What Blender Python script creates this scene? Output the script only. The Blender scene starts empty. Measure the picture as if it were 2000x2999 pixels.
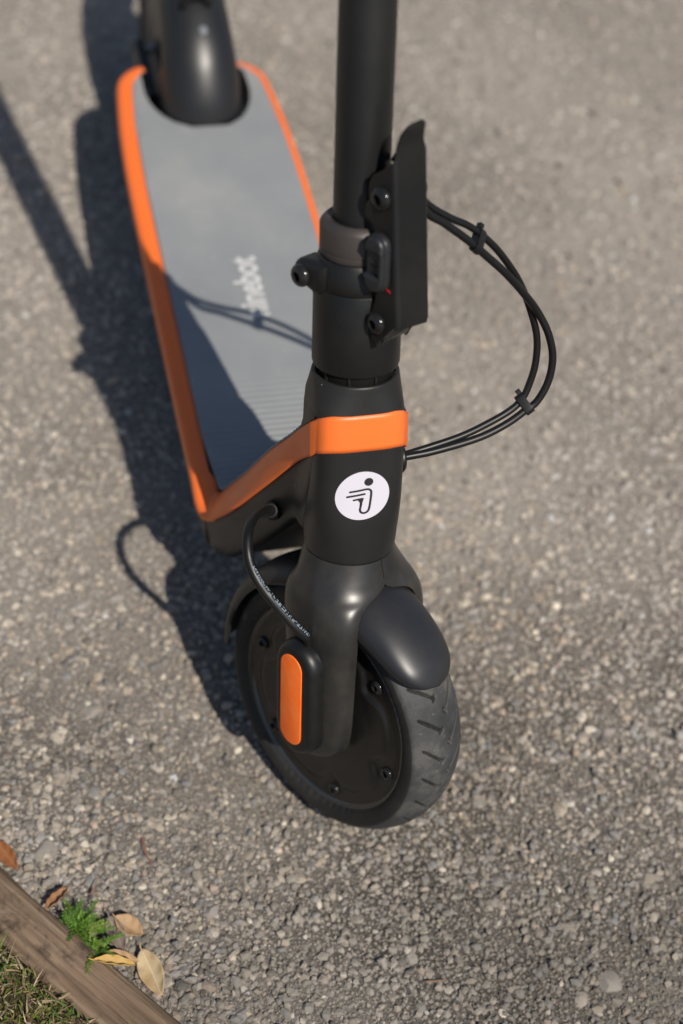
import bpy, bmesh, math, random
import numpy as np
from mathutils import Matrix, Vector

random.seed(7)
rng = np.random.default_rng(11)
scene = bpy.context.scene
col = scene.collection
R = math.radians

# ------------------------------------------------------------------ camera
CAM = Vector((0.80977, -0.31125, 1.41266))
pitch, yaw, roll = R(50.3598), R(-19.2662), R(8.9936)
fw = Vector((-math.cos(yaw) * math.cos(pitch), -math.sin(yaw) * math.cos(pitch), -math.sin(pitch)))
rt = fw.cross(Vector((0, 0, 1))).normalized()
up = rt.cross(fw)
r2 = math.cos(roll) * rt + math.sin(roll) * up
u2 = -math.sin(roll) * rt + math.cos(roll) * up
cd = bpy.data.cameras.new('camera')
cam = bpy.data.objects.new('camera', cd)
col.objects.link(cam)
cam.matrix_world = Matrix(((r2.x, u2.x, -fw.x, CAM.x), (r2.y, u2.y, -fw.y, CAM.y),
                           (r2.z, u2.z, -fw.z, CAM.z), (0, 0, 0, 1)))
cd.sensor_fit = 'VERTICAL'
cd.sensor_height = 36.0
cd.lens = 36.0 * 4143.09 / 2351.0
cd.clip_start = 0.02
cd.clip_end = 400
cd.dof.use_dof = True
cd.dof.focus_distance = 1.42
cd.dof.aperture_fstop = 2.8
cd.dof.aperture_blades = 9
scene.camera = cam

# ------------------------------------------------------------------ light
SUN = Vector((0.616, 0.1849, 0.7657)).normalized()      # towards the sun
world = bpy.data.worlds.new('World')
scene.world = world
world.use_nodes = True
wn = world.node_tree.nodes
wl = world.node_tree.links
bg = wn['Background']
sky = wn.new('ShaderNodeTexSky')
sky.sky_type = 'NISHITA'
sky.sun_disc = False
sky.sun_elevation = math.asin(SUN.z)
sky.sun_rotation = math.atan2(SUN.x, SUN.y)
wl.new(sky.outputs[0], bg.inputs[0])
bg.inputs[1].default_value = 0.07
sd = bpy.data.lights.new('sun', 'SUN')
sd.energy = 4.5
sd.angle = R(0.53)
sd.color = (1.0, 0.93, 0.83)
sun = bpy.data.objects.new('sun', sd)
col.objects.link(sun)
sun.rotation_euler = SUN.to_track_quat('Z', 'Y').to_euler()
sun.location = (2, 0.6, 3)
scene.view_settings.view_transform = 'Standard'
scene.view_settings.look = 'None'
scene.view_settings.exposure = 0.06
scene.view_settings.gamma = 1.0
scene.view_settings.use_curve_mapping = False

# ------------------------------------------------------------------ materials
def mat(name, color=(.5, .5, .5), rough=.5, spec=.5, build=None, metal=0.0):
    m = bpy.data.materials.new(name)
    m.use_nodes = True
    nt = m.node_tree
    b = nt.nodes['Principled BSDF']
    b.inputs['Base Color'].default_value = (*color, 1)
    b.inputs['Roughness'].default_value = rough
    b.inputs['Specular IOR Level'].default_value = spec
    b.inputs['Metallic'].default_value = metal
    if build:
        build(nt, b)
    return m

def N(nt, kind, **kw):
    n = nt.nodes.new(kind)
    for k, v in kw.items():
        if k in n.inputs:
            n.inputs[k].default_value = v
        else:
            setattr(n, k, v)
    return n

def coords(nt):
    return N(nt, 'ShaderNodeTexCoord').outputs['Object']

def noise(nt, scale, detail=3, rough=.55, vec=None):
    n = N(nt, 'ShaderNodeTexNoise')
    n.inputs['Scale'].default_value = scale
    n.inputs['Detail'].default_value = detail
    n.inputs['Roughness'].default_value = rough
    nt.links.new(vec if vec is not None else coords(nt), n.inputs['Vector'])
    return n

def ramp(nt, src, stops):
    r = N(nt, 'ShaderNodeValToRGB')
    e = r.color_ramp.elements
    while len(e) > 1:
        e.remove(e[-1])
    e[0].position = stops[0][0]
    e[0].color = (*stops[0][1], 1)
    for p, c in stops[1:]:
        k = e.new(p)
        k.color = (*c, 1)
    nt.links.new(src, r.inputs[0])
    return r

def bump(nt, b, src, strength, dist):
    n = N(nt, 'ShaderNodeBump')
    n.inputs['Strength'].default_value = strength
    n.inputs['Distance'].default_value = dist
    nt.links.new(src, n.inputs['Height'])
    prev = b.inputs['Normal'].links
    if prev:
        nt.links.new(prev[0].from_socket, n.inputs['Normal'])
    nt.links.new(n.outputs[0], b.inputs['Normal'])
    return n

def mixc(nt, fac, a, bcol):
    m = N(nt, 'ShaderNodeMix', data_type='RGBA')
    for s, v in ((0, fac), (6, a), (7, bcol)):
        if hasattr(v, 'links') or hasattr(v, 'is_linked'):
            nt.links.new(v, m.inputs[s])
        elif s == 0:
            m.inputs[0].default_value = v
        else:
            m.inputs[s].default_value = (*v, 1)
    return m.outputs[2]

def mth(nt, op, a, b=None, clamp=False):
    m = N(nt, 'ShaderNodeMath', operation=op, use_clamp=clamp)
    for i, v in enumerate((a, b)):
        if v is None:
            continue
        if hasattr(v, 'is_linked'):
            nt.links.new(v, m.inputs[i])
        else:
            m.inputs[i].default_value = v
    return m.outputs[0]

def dusty(dust=.25, grain=700, gs=.12, specks=True, dustcol=(.17, .145, .115)):
    """moulded plastic: fine leather grain, thin film of road dust, a few specks of grit"""
    def f(nt, b):
        c = b.inputs['Base Color'].default_value[:3]
        n1 = noise(nt, 14, 5, .6)
        film = ramp(nt, n1.outputs[0], [(.46, (0, 0, 0)), (.80, (1, 1, 1))])
        k = mth(nt, 'MULTIPLY', film.outputs[0], dust)
        colr = mixc(nt, k, c, dustcol)
        if specks:
            vo = N(nt, 'ShaderNodeTexVoronoi')
            vo.inputs['Scale'].default_value = 85
            nt.links.new(coords(nt), vo.inputs['Vector'])
            near = mth(nt, 'LESS_THAN', vo.outputs['Distance'], .05)
            sep = N(nt, 'ShaderNodeSeparateColor')
            nt.links.new(vo.outputs['Color'], sep.inputs[0])
            few = mth(nt, 'GREATER_THAN', sep.outputs[0], .72)
            colr = mixc(nt, mth(nt, 'MULTIPLY', near, mth(nt, 'MULTIPLY', few, .75)), colr, (.34, .31, .27))
        nt.links.new(colr, b.inputs['Base Color'])
        r0 = b.inputs['Roughness'].default_value
        rr = mth(nt, 'ADD', mth(nt, 'MULTIPLY', n1.outputs[0], .22), r0 - .11)
        nt.links.new(rr, b.inputs['Roughness'])
        g = noise(nt, grain, 2)
        bump(nt, b, g.outputs[0], gs, .0004)
    return f

M = {}
M['black'] = mat('black_paint', (.0130, .0132, .0135), .44, .46, dusty(.06, 1600, .07))
M['plastic'] = mat('black_plastic', (.0075, .0078, .0084), .42, .40, dusty(.05, 1500, .09))
M['fork'] = mat('dusty_black_plastic', (.0175, .0173, .0175), .34, .55, dusty(.22, 1500, .09))
M['fender'] = mat('satin_black_plastic', (.0165, .0172, .0205), .39, .5, dusty(.06, 1500, .06))
M['rearguard'] = mat('gloss_black_plastic', (.0115, .012, .0138), .39, .5, dusty(.03, 1500, .05, False))
M['stem'] = mat('black_stem_paint', (.0085, .0088, .0092), .42, .42, dusty(.03, 1900, .06))
M['collar'] = mat('dark_anodised', (.062, .052, .048), .45, .5, dusty(.05, 1900, .10, False), .35)
M['gloss'] = mat('gloss_black_steel', (.012, .012, .012), .16, .5, dusty(.05, 500, .03, False))
M['hub'] = mat('black_hub_paint', (.0085, .0082, .0080), .33, .5, dusty(.07, 900, .08, True, (.10, .07, .042)))
M['rim'] = mat('dark_rim', (.10, .10, .10), .25, .5, dusty(.2, 900, .05, False), .8)
M['hole'] = mat('dark_recess', (.004, .004, .004), .7, .2)
M['cable'] = mat('black_cable_sheath', (.006, .006, .0065), .42, .4, dusty(.05, 900, .06, False))
M['ink'] = mat('pale_blue_ink', (.24, .31, .39), .6)
M['greyink'] = mat('grey_ink', (.25, .28, .34), .6)
M['red'] = mat('red_paint', (.70, .012, .015), .5)
M['white'] = mat('white_sticker', (.60, .585, .66), .5, .35)
M['stickerblack'] = mat('black_print', (.018, .019, .02), .5)
M['yellow'] = mat('yellow_speck', (.75, .42, .02), .7)
M['foot'] = mat('grey_rubber', (.16, .165, .175), .6)
M['alu'] = mat('bare_steel', (.55, .54, .52), .3, .5, None, .9)

def orange_b(nt, b):
    n = noise(nt, 25, 4)
    c = mixc(nt, ramp(nt, n.outputs[0], [(.35, (0, 0, 0)), (.8, (1, 1, 1))]).outputs[0], (.88, .168, .026), (.82, .172, .038))
    d = noise(nt, 55, 6, .75)
    c = mixc(nt, ramp(nt, d.outputs[0], [(.60, (0, 0, 0)), (.78, (.30, .30, .30))]).outputs[0], c, (.30, .16, .09))
    nt.links.new(c, b.inputs['Base Color'])
    nt.links.new(mth(nt, 'ADD', mth(nt, 'MULTIPLY', d.outputs[0], .3), .27), b.inputs['Roughness'])
    bump(nt, b, noise(nt, 1500, 2).outputs[0], .06, .0003)
M['orange'] = mat('orange_trim', (.8, .15, .03), .42, .5, orange_b)
def refl_b(nt, b):
    n = noise(nt, 60, 4, .7)
    c = mixc(nt, ramp(nt, n.outputs[0], [(.4, (0, 0, 0)), (.62, (1, 1, 1))]).outputs[0], (1.0, .165, .018), (.98, .20, .035))
    nt.links.new(c, b.inputs['Base Color'])
    bump(nt, b, noise(nt, 120, 3).outputs[0], .25, .001)
M['reflector'] = mat('orange_reflector', (.9, .15, .02), .5, .3, refl_b)

def mat_b(nt, b):
    n = noise(nt, 9, 5, .6)
    c = ramp(nt, n.outputs[0], [(.30, (.212, .224, .233)), (.55, (.246, .255, .260)), (.75, (.296, .300, .298))])
    s = noise(nt, 60, 4, .7)
    c2 = mixc(nt, ramp(nt, s.outputs[0], [(.62, (0, 0, 0)), (.75, (.35, .35, .35))]).outputs[0], c.outputs[0], (.40, .395, .385))
    nt.links.new(c2, b.inputs['Base Color'])
    bump(nt, b, noise(nt, 900, 2).outputs[0], .2, .0005)
M['mat'] = mat('grey_rubber_mat', (.18, .19, .2), .62, .35, mat_b)
M['lettering'] = mat('white_lettering', (.54, .54, .53), .6)

def tyre_b(nt, b):
    n1 = noise(nt, 22, 6, .65)
    c = ramp(nt, n1.outputs[0], [(.33, (.024, .025, .026)), (.50, (.046, .047, .049)), (.70, (.115, .108, .097))])
    n2 = noise(nt, 260, 3, .6)
    c2 = mixc(nt, ramp(nt, n2.outputs[0], [(.64, (0, 0, 0)), (.74, (.6, .6, .6))]).outputs[0], c.outputs[0], (.16, .14, .115))
    at = N(nt, 'ShaderNodeAttribute', attribute_name='col')
    side = mixc(nt, ramp(nt, n1.outputs[0], [(.4, (0, 0, 0)), (.8, (.5, .5, .5))]).outputs[0], (.011, .0115, .012), (.06, .052, .042))
    c2 = mixc(nt, at.outputs['Fac'], side, c2)
    nt.links.new(c2, b.inputs['Base Color'])
    bump(nt, b, noise(nt, 380, 4, .7).outputs[0], .35, .0008)
M['tyre'] = mat('tyre_rubber', (.035, .036, .038), .62, .4, tyre_b)

def ground_b(nt, b):
    co = coords(nt)
    big = noise(nt, 3.2, 4, .55, co)
    mid = noise(nt, 120, 5, .7, co)
    vo = N(nt, 'ShaderNodeTexVoronoi')
    vo.inputs['Scale'].default_value = 420
    nt.links.new(co, vo.inputs['Vector'])
    hsv = N(nt, 'ShaderNodeSeparateColor')
    nt.links.new(vo.outputs['Color'], hsv.inputs[0])
    grit = ramp(nt, hsv.outputs[0], [(0, (.022, .019, .016)), (.5, (.066, .058, .049)), (.85, (.16, .141, .118)), (1, (.34, .305, .26))])
    tar = ramp(nt, mid.outputs[0], [(.35, (.018, .015, .013)), (.6, (.052, .045, .038)), (.75, (.13, .113, .095))])
    c = mixc(nt, .55, tar.outputs[0], grit.outputs[0])
    dustf = ramp(nt, big.outputs[0], [(.35, (0, 0, 0)), (.7, (.55, .55, .55))])
    sx = N(nt, 'ShaderNodeSeparateXYZ')
    nt.links.new(co, sx.inputs[0])
    mr = N(nt, 'ShaderNodeMapRange', interpolation_type='SMOOTHSTEP')
    mr.inputs[1].default_value, mr.inputs[2].default_value, mr.inputs[3].default_value, mr.inputs[4].default_value = .06, -.36, 0.0, .45
    nt.links.new(sx.outputs[0], mr.inputs[0])
    df = mth(nt, 'ADD', mth(nt, 'MULTIPLY', dustf.outputs[0], .7), mr.outputs[0], True)
    c = mixc(nt, df, c, (.375, .337, .294))
    nt.links.new(c, b.inputs['Base Color'])
    bump(nt, b, mid.outputs[0], .7, .004)
    bump(nt, b, vo.outputs['Distance'], .5, .0025)
M['asphalt'] = mat('worn_asphalt', (.15, .13, .11), .85, .3, ground_b)

def stone_b(nt, b):
    at = N(nt, 'ShaderNodeAttribute', attribute_name='col')
    n = noise(nt, 700, 4, .7)
    c = mixc(nt, ramp(nt, n.outputs[0], [(.44, (0, 0, 0)), (.70, (.60, .60, .60))]).outputs[0], at.outputs['Color'], (.25, .218, .180))
    nt.links.new(c, b.inputs['Base Color'])
    bump(nt, b, noise(nt, 650, 5, .75).outputs[0], .7, .0012)
M['stone'] = mat('aggregate_stone', (.25, .23, .2), .75, .35, stone_b)

def wood_b(nt, b):
    mp = N(nt, 'ShaderNodeMapping')
    mp.inputs['Scale'].default_value = (6, 130, 60)
    nt.links.new(coords(nt), mp.inputs[0])
    n1 = noise(nt, 1, 7, .68, mp.outputs[0])
    mp2 = N(nt, 'ShaderNodeMapping')
    mp2.inputs['Scale'].default_value = (9, 34, 30)
    nt.links.new(coords(nt), mp2.inputs[0])
    n2 = noise(nt, 1, 5, .6, mp2.outputs[0])
    c = ramp(nt, n1.outputs[0], [(.30, (.026, .018, .012)), (.43, (.11, .076, .050)), (.56, (.205, .147, .100)), (.74, (.335, .255, .185))])
    g = ramp(nt, n2.outputs[0], [(.47, (0, 0, 0)), (.74, (.6, .6, .6))])
    c2 = mixc(nt, g.outputs[0], c.outputs[0], (.19, .128, .084))
    st = noise(nt, 30, 5, .7)
    c3 = mixc(nt, ramp(nt, st.outputs[0], [(.56, (0, 0, 0)), (.68, (.75, .75, .75))]).outputs[0], c2, (.040, .031, .023))
    nt.links.new(c3, b.inputs['Base Color'])
    bump(nt, b, n1.outputs[0], .8, .004)
M['wood'] = mat('weathered_timber', (.18, .14, .1), .85, .25, wood_b)

def soil_b(nt, b):
    n = noise(nt, 90, 6, .7)
    c = ramp(nt, n.outputs[0], [(.3, (.022, .015, .009)), (.55, (.065, .045, .027)), (.75, (.16, .115, .07))])
    nt.links.new(c.outputs[0], b.inputs['Base Color'])
    bump(nt, b, n.outputs[0], .9, .006)
M['soil'] = mat('dry_soil', (.06, .04, .03), .95, .2, soil_b)

def attr_b(scale=1.0):
    def f(nt, b):
        at = N(nt, 'ShaderNodeAttribute', attribute_name='col')
        nt.links.new(at.outputs['Color'], b.inputs['Base Color'])
        b.inputs['Subsurface Weight'].default_value = 0
        tr = N(nt, 'ShaderNodeBsdfTranslucent')
        nt.links.new(at.outputs['Color'], tr.inputs[0])
        mx = N(nt, 'ShaderNodeMixShader')
        mx.inputs[0].default_value = .3
        nt.links.new(b.outputs[0], mx.inputs[1])
        nt.links.new(tr.outputs[0], mx.inputs[2])
        nt.links.new(mx.outputs[0], nt.nodes['Material Output'].inputs[0])
    return f
M['blade'] = mat('grass_blade', (.1, .1, .05), .6, .4, attr_b())

def leafmat(name, c1, c2, vein):
    def f(nt, b):
        uv = N(nt, 'ShaderNodeTexCoord').outputs['UV']
        sp = N(nt, 'ShaderNodeSeparateXYZ')
        nt.links.new(uv, sp.inputs[0])
        av = mth(nt, 'ABSOLUTE', mth(nt, 'SUBTRACT', sp.outputs[1], .5))
        ph = mth(nt, 'SUBTRACT', mth(nt, 'MULTIPLY', sp.outputs[0], 150), mth(nt, 'MULTIPLY', av, 90))
        wv = mth(nt, 'SINE', ph)
        n = noise(nt, 70, 5, .65)
        c = ramp(nt, n.outputs[0], [(.35, c1), (.68, c2)])
        vf = ramp(nt, wv, [(.55, (0, 0, 0)), (1, (.4, .4, .4))])
        cc = mixc(nt, vf.outputs[0], c.outputs[0], vein)
        if name == 'leaf_cream':
            hs = mth(nt, 'MULTIPLY', mth(nt, 'LESS_THAN', sp.outputs[1], .5), ramp(nt, sp.outputs[0], [(.3, (0, 0, 0)), (.55, (1, 1, 1)), (.8, (.6, .6, .6)), (.95, (0, 0, 0))]).outputs[0])
            st_ = ramp(nt, wv, [(.35, (0, 0, 0)), (.75, (.8, .8, .8))])
            cc = mixc(nt, mth(nt, 'MULTIPLY', hs, st_.outputs[0]), cc, (.34, .17, .06))
        mid = ramp(nt, av, [(.0, (1, 1, 1)), (.035, (0, 0, 0))])
        cc = mixc(nt, mid.outputs[0], cc, vein)
        nt.links.new(cc, b.inputs['Base Color'])
        bump(nt, b, wv, .25, .0006)
        tr = N(nt, 'ShaderNodeBsdfTranslucent')
        nt.links.new(cc, tr.inputs[0])
        mx = N(nt, 'ShaderNodeMixShader')
        mx.inputs[0].default_value = .22
        nt.links.new(b.outputs[0], mx.inputs[1])
        nt.links.new(tr.outputs[0], mx.inputs[2])
        nt.links.new(mx.outputs[0], nt.nodes['Material Output'].inputs[0])
    return mat(name, c1, .55, .35, f)

# ------------------------------------------------------------------ helpers
def mesh_obj(name, verts, faces, material, parent=None, smooth=30, label=None):
    me = bpy.data.meshes.new(name)
    me.from_pydata([tuple(map(float, v)) for v in verts], [], faces)
    me.validate()
    bm = bmesh.new()
    bm.from_mesh(me)
    bmesh.ops.recalc_face_normals(bm, faces=bm.faces)
    bm.to_mesh(me)
    bm.free()
    if smooth is not None:
        me.polygons.foreach_set('use_smooth', [True] * len(me.polygons))
        me.set_sharp_from_angle(angle=R(smooth))
    me.materials.append(material)
    o = bpy.data.objects.new(name, me)
    col.objects.link(o)
    if parent is not None:
        o.parent = parent
    if label:
        o['label'] = label
    return o

class MB:
    """collects pieces of ONE part"""
    def __init__(s):
        s.v, s.f = [], []
    def add(s, v, f):
        k = len(s.v)
        s.v += [tuple(map(float, x)) for x in v]
        s.f += [tuple(i + k for i in q) for q in f]
        return s
    def build(s, name, material, parent=None, smooth=30, label=None):
        return mesh_obj(name, s.v, s.f, material, parent, smooth, label)

def loft(rings, cap0=True, cap1=True, closed=True):
    n = len(rings[0])
    v = [p for r in rings for p in r]
    f = []
    for i in range(len(rings) - 1):
        for j in range(n if closed else n - 1):
            a, b = i * n + j, i * n + (j + 1) % n
            f.append((a, b, b + n, a + n))
    if cap0:
        f.append(tuple(range(n - 1, -1, -1)))
    if cap1:
        f.append(tuple((len(rings) - 1) * n + k for k in range(n)))
    return v, f

def grid(P):
    """P[i][j] -> points"""
    m, n = len(P), len(P[0])
    v = [q for r in P for q in r]
    f = [(i * n + j, i * n + j + 1, (i + 1) * n + j + 1, (i + 1) * n + j) for i in range(m - 1) for j in range(n - 1)]
    return v, f

def lathe(profile, o, ax, n=64, cap0=True, cap1=True):
    o = np.array(o, float)
    ax = np.array(ax, float)
    ax /= np.linalg.norm(ax)
    e = np.cross(ax, [0.3, 1, .2])
    e /= np.linalg.norm(e)
    g = np.cross(ax, e)
    rings = []
    for r, h in profile:
        rings.append([o + ax * h + r * (math.cos(k) * e + math.sin(k) * g) for k in np.linspace(0, 2 * math.pi, n, endpoint=False)])
    return loft(rings, cap0, cap1)

def catmull(pts, m=8):
    p = [np.array(q, float) for q in pts]
    p = [2 * p[0] - p[1]] + p + [2 * p[-1] - p[-2]]
    out = []
    for i in range(1, len(p) - 2):
        for k in range(m):
            t = k / m
            a, b, c, d = p[i - 1], p[i], p[i + 1], p[i + 2]
            out.append(.5 * ((2 * b) + (-a + c) * t + (2 * a - 5 * b + 4 * c - d) * t * t + (-a + 3 * b - 3 * c + d) * t ** 3))
    out.append(p[-2])
    return out

def tube(pts, r, n=14, m=8, smooth=True):
    c = catmull(pts, m) if smooth else [np.array(q, float) for q in pts]
    rings = []
    prev = None
    for i, q in enumerate(c):
        d = c[min(i + 1, len(c) - 1)] - c[max(i - 1, 0)]
        d /= np.linalg.norm(d)
        if prev is None:
            e = np.cross(d, [0.1, .2, 1])
        else:
            e = prev - d * (prev @ d)
        e /= np.linalg.norm(e)
        prev = e
        g = np.cross(d, e)
        rr = r(i / (len(c) - 1)) if callable(r) else r
        rings.append([q + rr * (math.cos(k) * e + math.sin(k) * g) for k in np.linspace(0, 2 * math.pi, n, endpoint=False)])
    return loft(rings)

def prism(poly, o, ex, ey, ez, depth, bev=0.0, seg=3):
    """extrude 2-D polygon from o along ez by depth; bevel the far rim"""
    o, ex, ey, ez = (np.array(k, float) for k in (o, ex, ey, ez))
    poly = np.array(poly, float)
    n = len(poly)
    cen = poly.mean(0)
    nrm = []
    for i in range(n):
        t = poly[(i + 1) % n] - poly[i - 1]
        q = np.array([t[1], -t[0]])
        q /= (np.linalg.norm(q) + 1e-12)
        nrm.append(q)
    nrm = np.array(nrm)
    area = .5 * np.sum(poly[:, 0] * np.roll(poly[:, 1], -1) - np.roll(poly[:, 0], -1) * poly[:, 1])
    if area < 0:
        nrm = -nrm
    rings = [[o + ex * a + ey * b for a, b in poly]]
    if bev > 0:
        for k in range(seg + 1):
            th = k / seg * math.pi / 2
            off = bev * (1 - math.cos(th))
            h = depth - bev + bev * math.sin(th)
            rings.append([o + ez * h + ex * (a - nx * off) + ey * (b - ny * off) for (a, b), (nx, ny) in zip(poly, nrm)])
    else:
        rings.append([o + ez * depth + ex * a + ey * b for a, b in poly])
    return loft(rings)

def stadium(hw, hl, n=14):
    """long axis = second coordinate"""
    c = hl - hw
    return [(hw * math.cos(k), c + hw * math.sin(k)) for k in np.linspace(0, math.pi, n)] + \
           [(hw * math.cos(k), -c + hw * math.sin(k)) for k in np.linspace(math.pi, 2 * math.pi, n)]

def thing(name, label, cat, loc=(0, 0, 0), group=None):
    o = bpy.data.objects.new(name, None)
    o.empty_display_size = .05
    col.objects.link(o)
    o.location = loc
    o['label'] = label
    o['category'] = cat
    if group:
        o['group'] = group
    return o

def solidify(o, th, off=-1):
    if off:
        me = o.data
        cen = sum((p.center for p in me.polygons), Vector()) / len(me.polygons)
        if sum(p.normal.dot(p.center - cen) * p.area for p in me.polygons) < 0:
            me.flip_normals()
    m = o.modifiers.new('solid', 'SOLIDIFY')
    m.thickness = th
    m.offset = off
    return o

# ------------------------------------------------------------------ ground
def vnoise(x, y, seed):
    r = np.random.default_rng(seed)
    g = r.random((256, 256))
    xi, yi = np.floor(x).astype(int), np.floor(y).astype(int)
    fx, fy = x - xi, y - yi
    fx, fy = fx * fx * (3 - 2 * fx), fy * fy * (3 - 2 * fy)
    G = lambda a, b: g[a % 256, b % 256]
    return (G(xi, yi) * (1 - fx) * (1 - fy) + G(xi + 1, yi) * fx * (1 - fy) + G(xi, yi + 1) * (1 - fx) * fy + G(xi + 1, yi + 1) * fx * fy) - .5

def ground_h(x, y):
    far = np.clip((.06 - x) / .42, 0, 1)
    return .0013 * far + .0030 * vnoise(x * 9, y * 9, 1) + .0018 * vnoise(x * 34, y * 34, 2) - .0019

def make_ground():
    xs = np.concatenate([-np.geomspace(1.45, 150, 14)[::-1], np.arange(-1.40, .46, .0055), np.geomspace(.47, 150, 14)])
    ys = np.concatenate([-np.geomspace(.50, 150, 14)[::-1], np.arange(-.48, .93, .0055), np.geomspace(.94, 150, 14)])
    X, Y = np.meshgrid(xs, ys, indexing='ij')
    Z = ground_h(X, Y) + .0014 * vnoise(X * 140, Y * 140, 3)
    m, n = X.shape
    V = np.stack([X, Y, Z], -1).reshape(-1, 3)
    idx = np.arange(m * n).reshape(m, n)
    F = np.stack([idx[:-1, :-1], idx[1:, :-1], idx[1:, 1:], idx[:-1, 1:]], -1).reshape(-1, 4)
    return fast_mesh('asphalt', V, F, M['asphalt'], smooth=True)

def fast_mesh(name, V, F, material, parent=None, colors=None, smooth=False):
    me = bpy.data.meshes.new(name)
    k = F.shape[1]
    me.vertices.add(len(V))
    me.vertices.foreach_set('co', np.ascontiguousarray(V, dtype=np.float32).ravel())
    me.loops.add(F.size)
    me.loops.foreach_set('vertex_index', np.ascontiguousarray(F, dtype=np.int32).ravel())
    me.polygons.add(len(F))
    me.polygons.foreach_set('loop_start', np.arange(0, F.size, k, dtype=np.int32))
    me.polygons.foreach_set('use_smooth', np.full(len(F), smooth))
    me.update(calc_edges=True)
    if colors is not None:
        a = me.attributes.new('col', 'FLOAT_COLOR', 'POINT')
        c4 = np.ones((len(V), 4), np.float32)
        c4[:, :3] = colors
        a.data.foreach_set('color', c4.ravel())
    me.materials.append(material)
    o = bpy.data.objects.new(name, me)
    col.objects.link(o)
    if parent is not None:
        o.parent = parent
    return o

asphalt = make_ground()
asphalt['kind'] = 'structure'

PAL = np.array([1.55, 1.52, 1.47]) * np.array([(.205, .192, .175), (.25, .225, .195), (.165, .160, .155), (.30, .26, .21), (.160, .163, .168), (.33, .295, .25),
                (.185, .165, .14), (.22, .20, .19), (.28, .215, .175), (.095, .095, .097), (.46, .42, .355), (.235, .195, .15)])
PW = np.array([.15, .15, .11, .10, .09, .06, .12, .08, .025, .06, .03, .065])

def ico():
    p = (1 + 5 ** .5) / 2
    v = np.array([(-1, p, 0), (1, p, 0), (-1, -p, 0), (1, -p, 0), (0, -1, p), (0, 1, p), (0, -1, -p), (0, 1, -p), (p, 0, -1), (p, 0, 1), (-p, 0, -1), (-p, 0, 1)], float)
    v /= np.linalg.norm(v[0])
    f = np.array([(0, 11, 5), (0, 5, 1), (0, 1, 7), (0, 7, 10), (0, 10, 11), (1, 5, 9), (5, 11, 4), (11, 10, 2), (10, 7, 6), (7, 1, 8),
                  (3, 9, 4), (3, 4, 2), (3, 2, 6), (3, 6, 8), (3, 8, 9), (4, 9, 5), (2, 4, 11), (6, 2, 10), (8, 6, 7), (9, 8, 1)])
    return v, f

# timber line: everything on the bed side of it carries no asphalt aggregate
TA, TB = np.array([.0575, -.3020]), np.array([.2225, -.1720])
Tdir = (TB - TA) / np.linalg.norm(TB - TA)
Tnor = np.array([Tdir[1], -Tdir[0]])               # towards the planted bed
def side(x, y):
    return (x - TA[0]) * Tnor[0] + (y - TA[1]) * Tnor[1]

def inview(x, y, mg=0.0):
    k = (x - .19) / (-1.18 - .19)
    yl = -.315 + k * (-.182 + .315) - .10 - mg
    yr = .243 + k * (.735 - .243) + .10 + mg
    return (y > yl) & (y < yr)

def scatter(x0, x1, sp, rmin, rmax, sig, sink):
    gx = np.arange(x0, x1, sp)
    gy = np.arange(-.47, .92, sp * .92)
    X, Y = np.meshgrid(gx, gy, indexing='ij')
    X = X + rng.uniform(-.5, .5, X.shape) * sp
    Y = Y + rng.uniform(-.5, .5, Y.shape) * sp
    X, Y = X.ravel(), Y.ravel()
    k = inview(X, Y) & (side(X, Y) < .004)
    X, Y = X[k], Y[k]
    rr = np.clip(np.exp(rng.normal(math.log((rmin + rmax) * .42), sig, len(X))), rmin, rmax)
    return X, Y, rr

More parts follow.
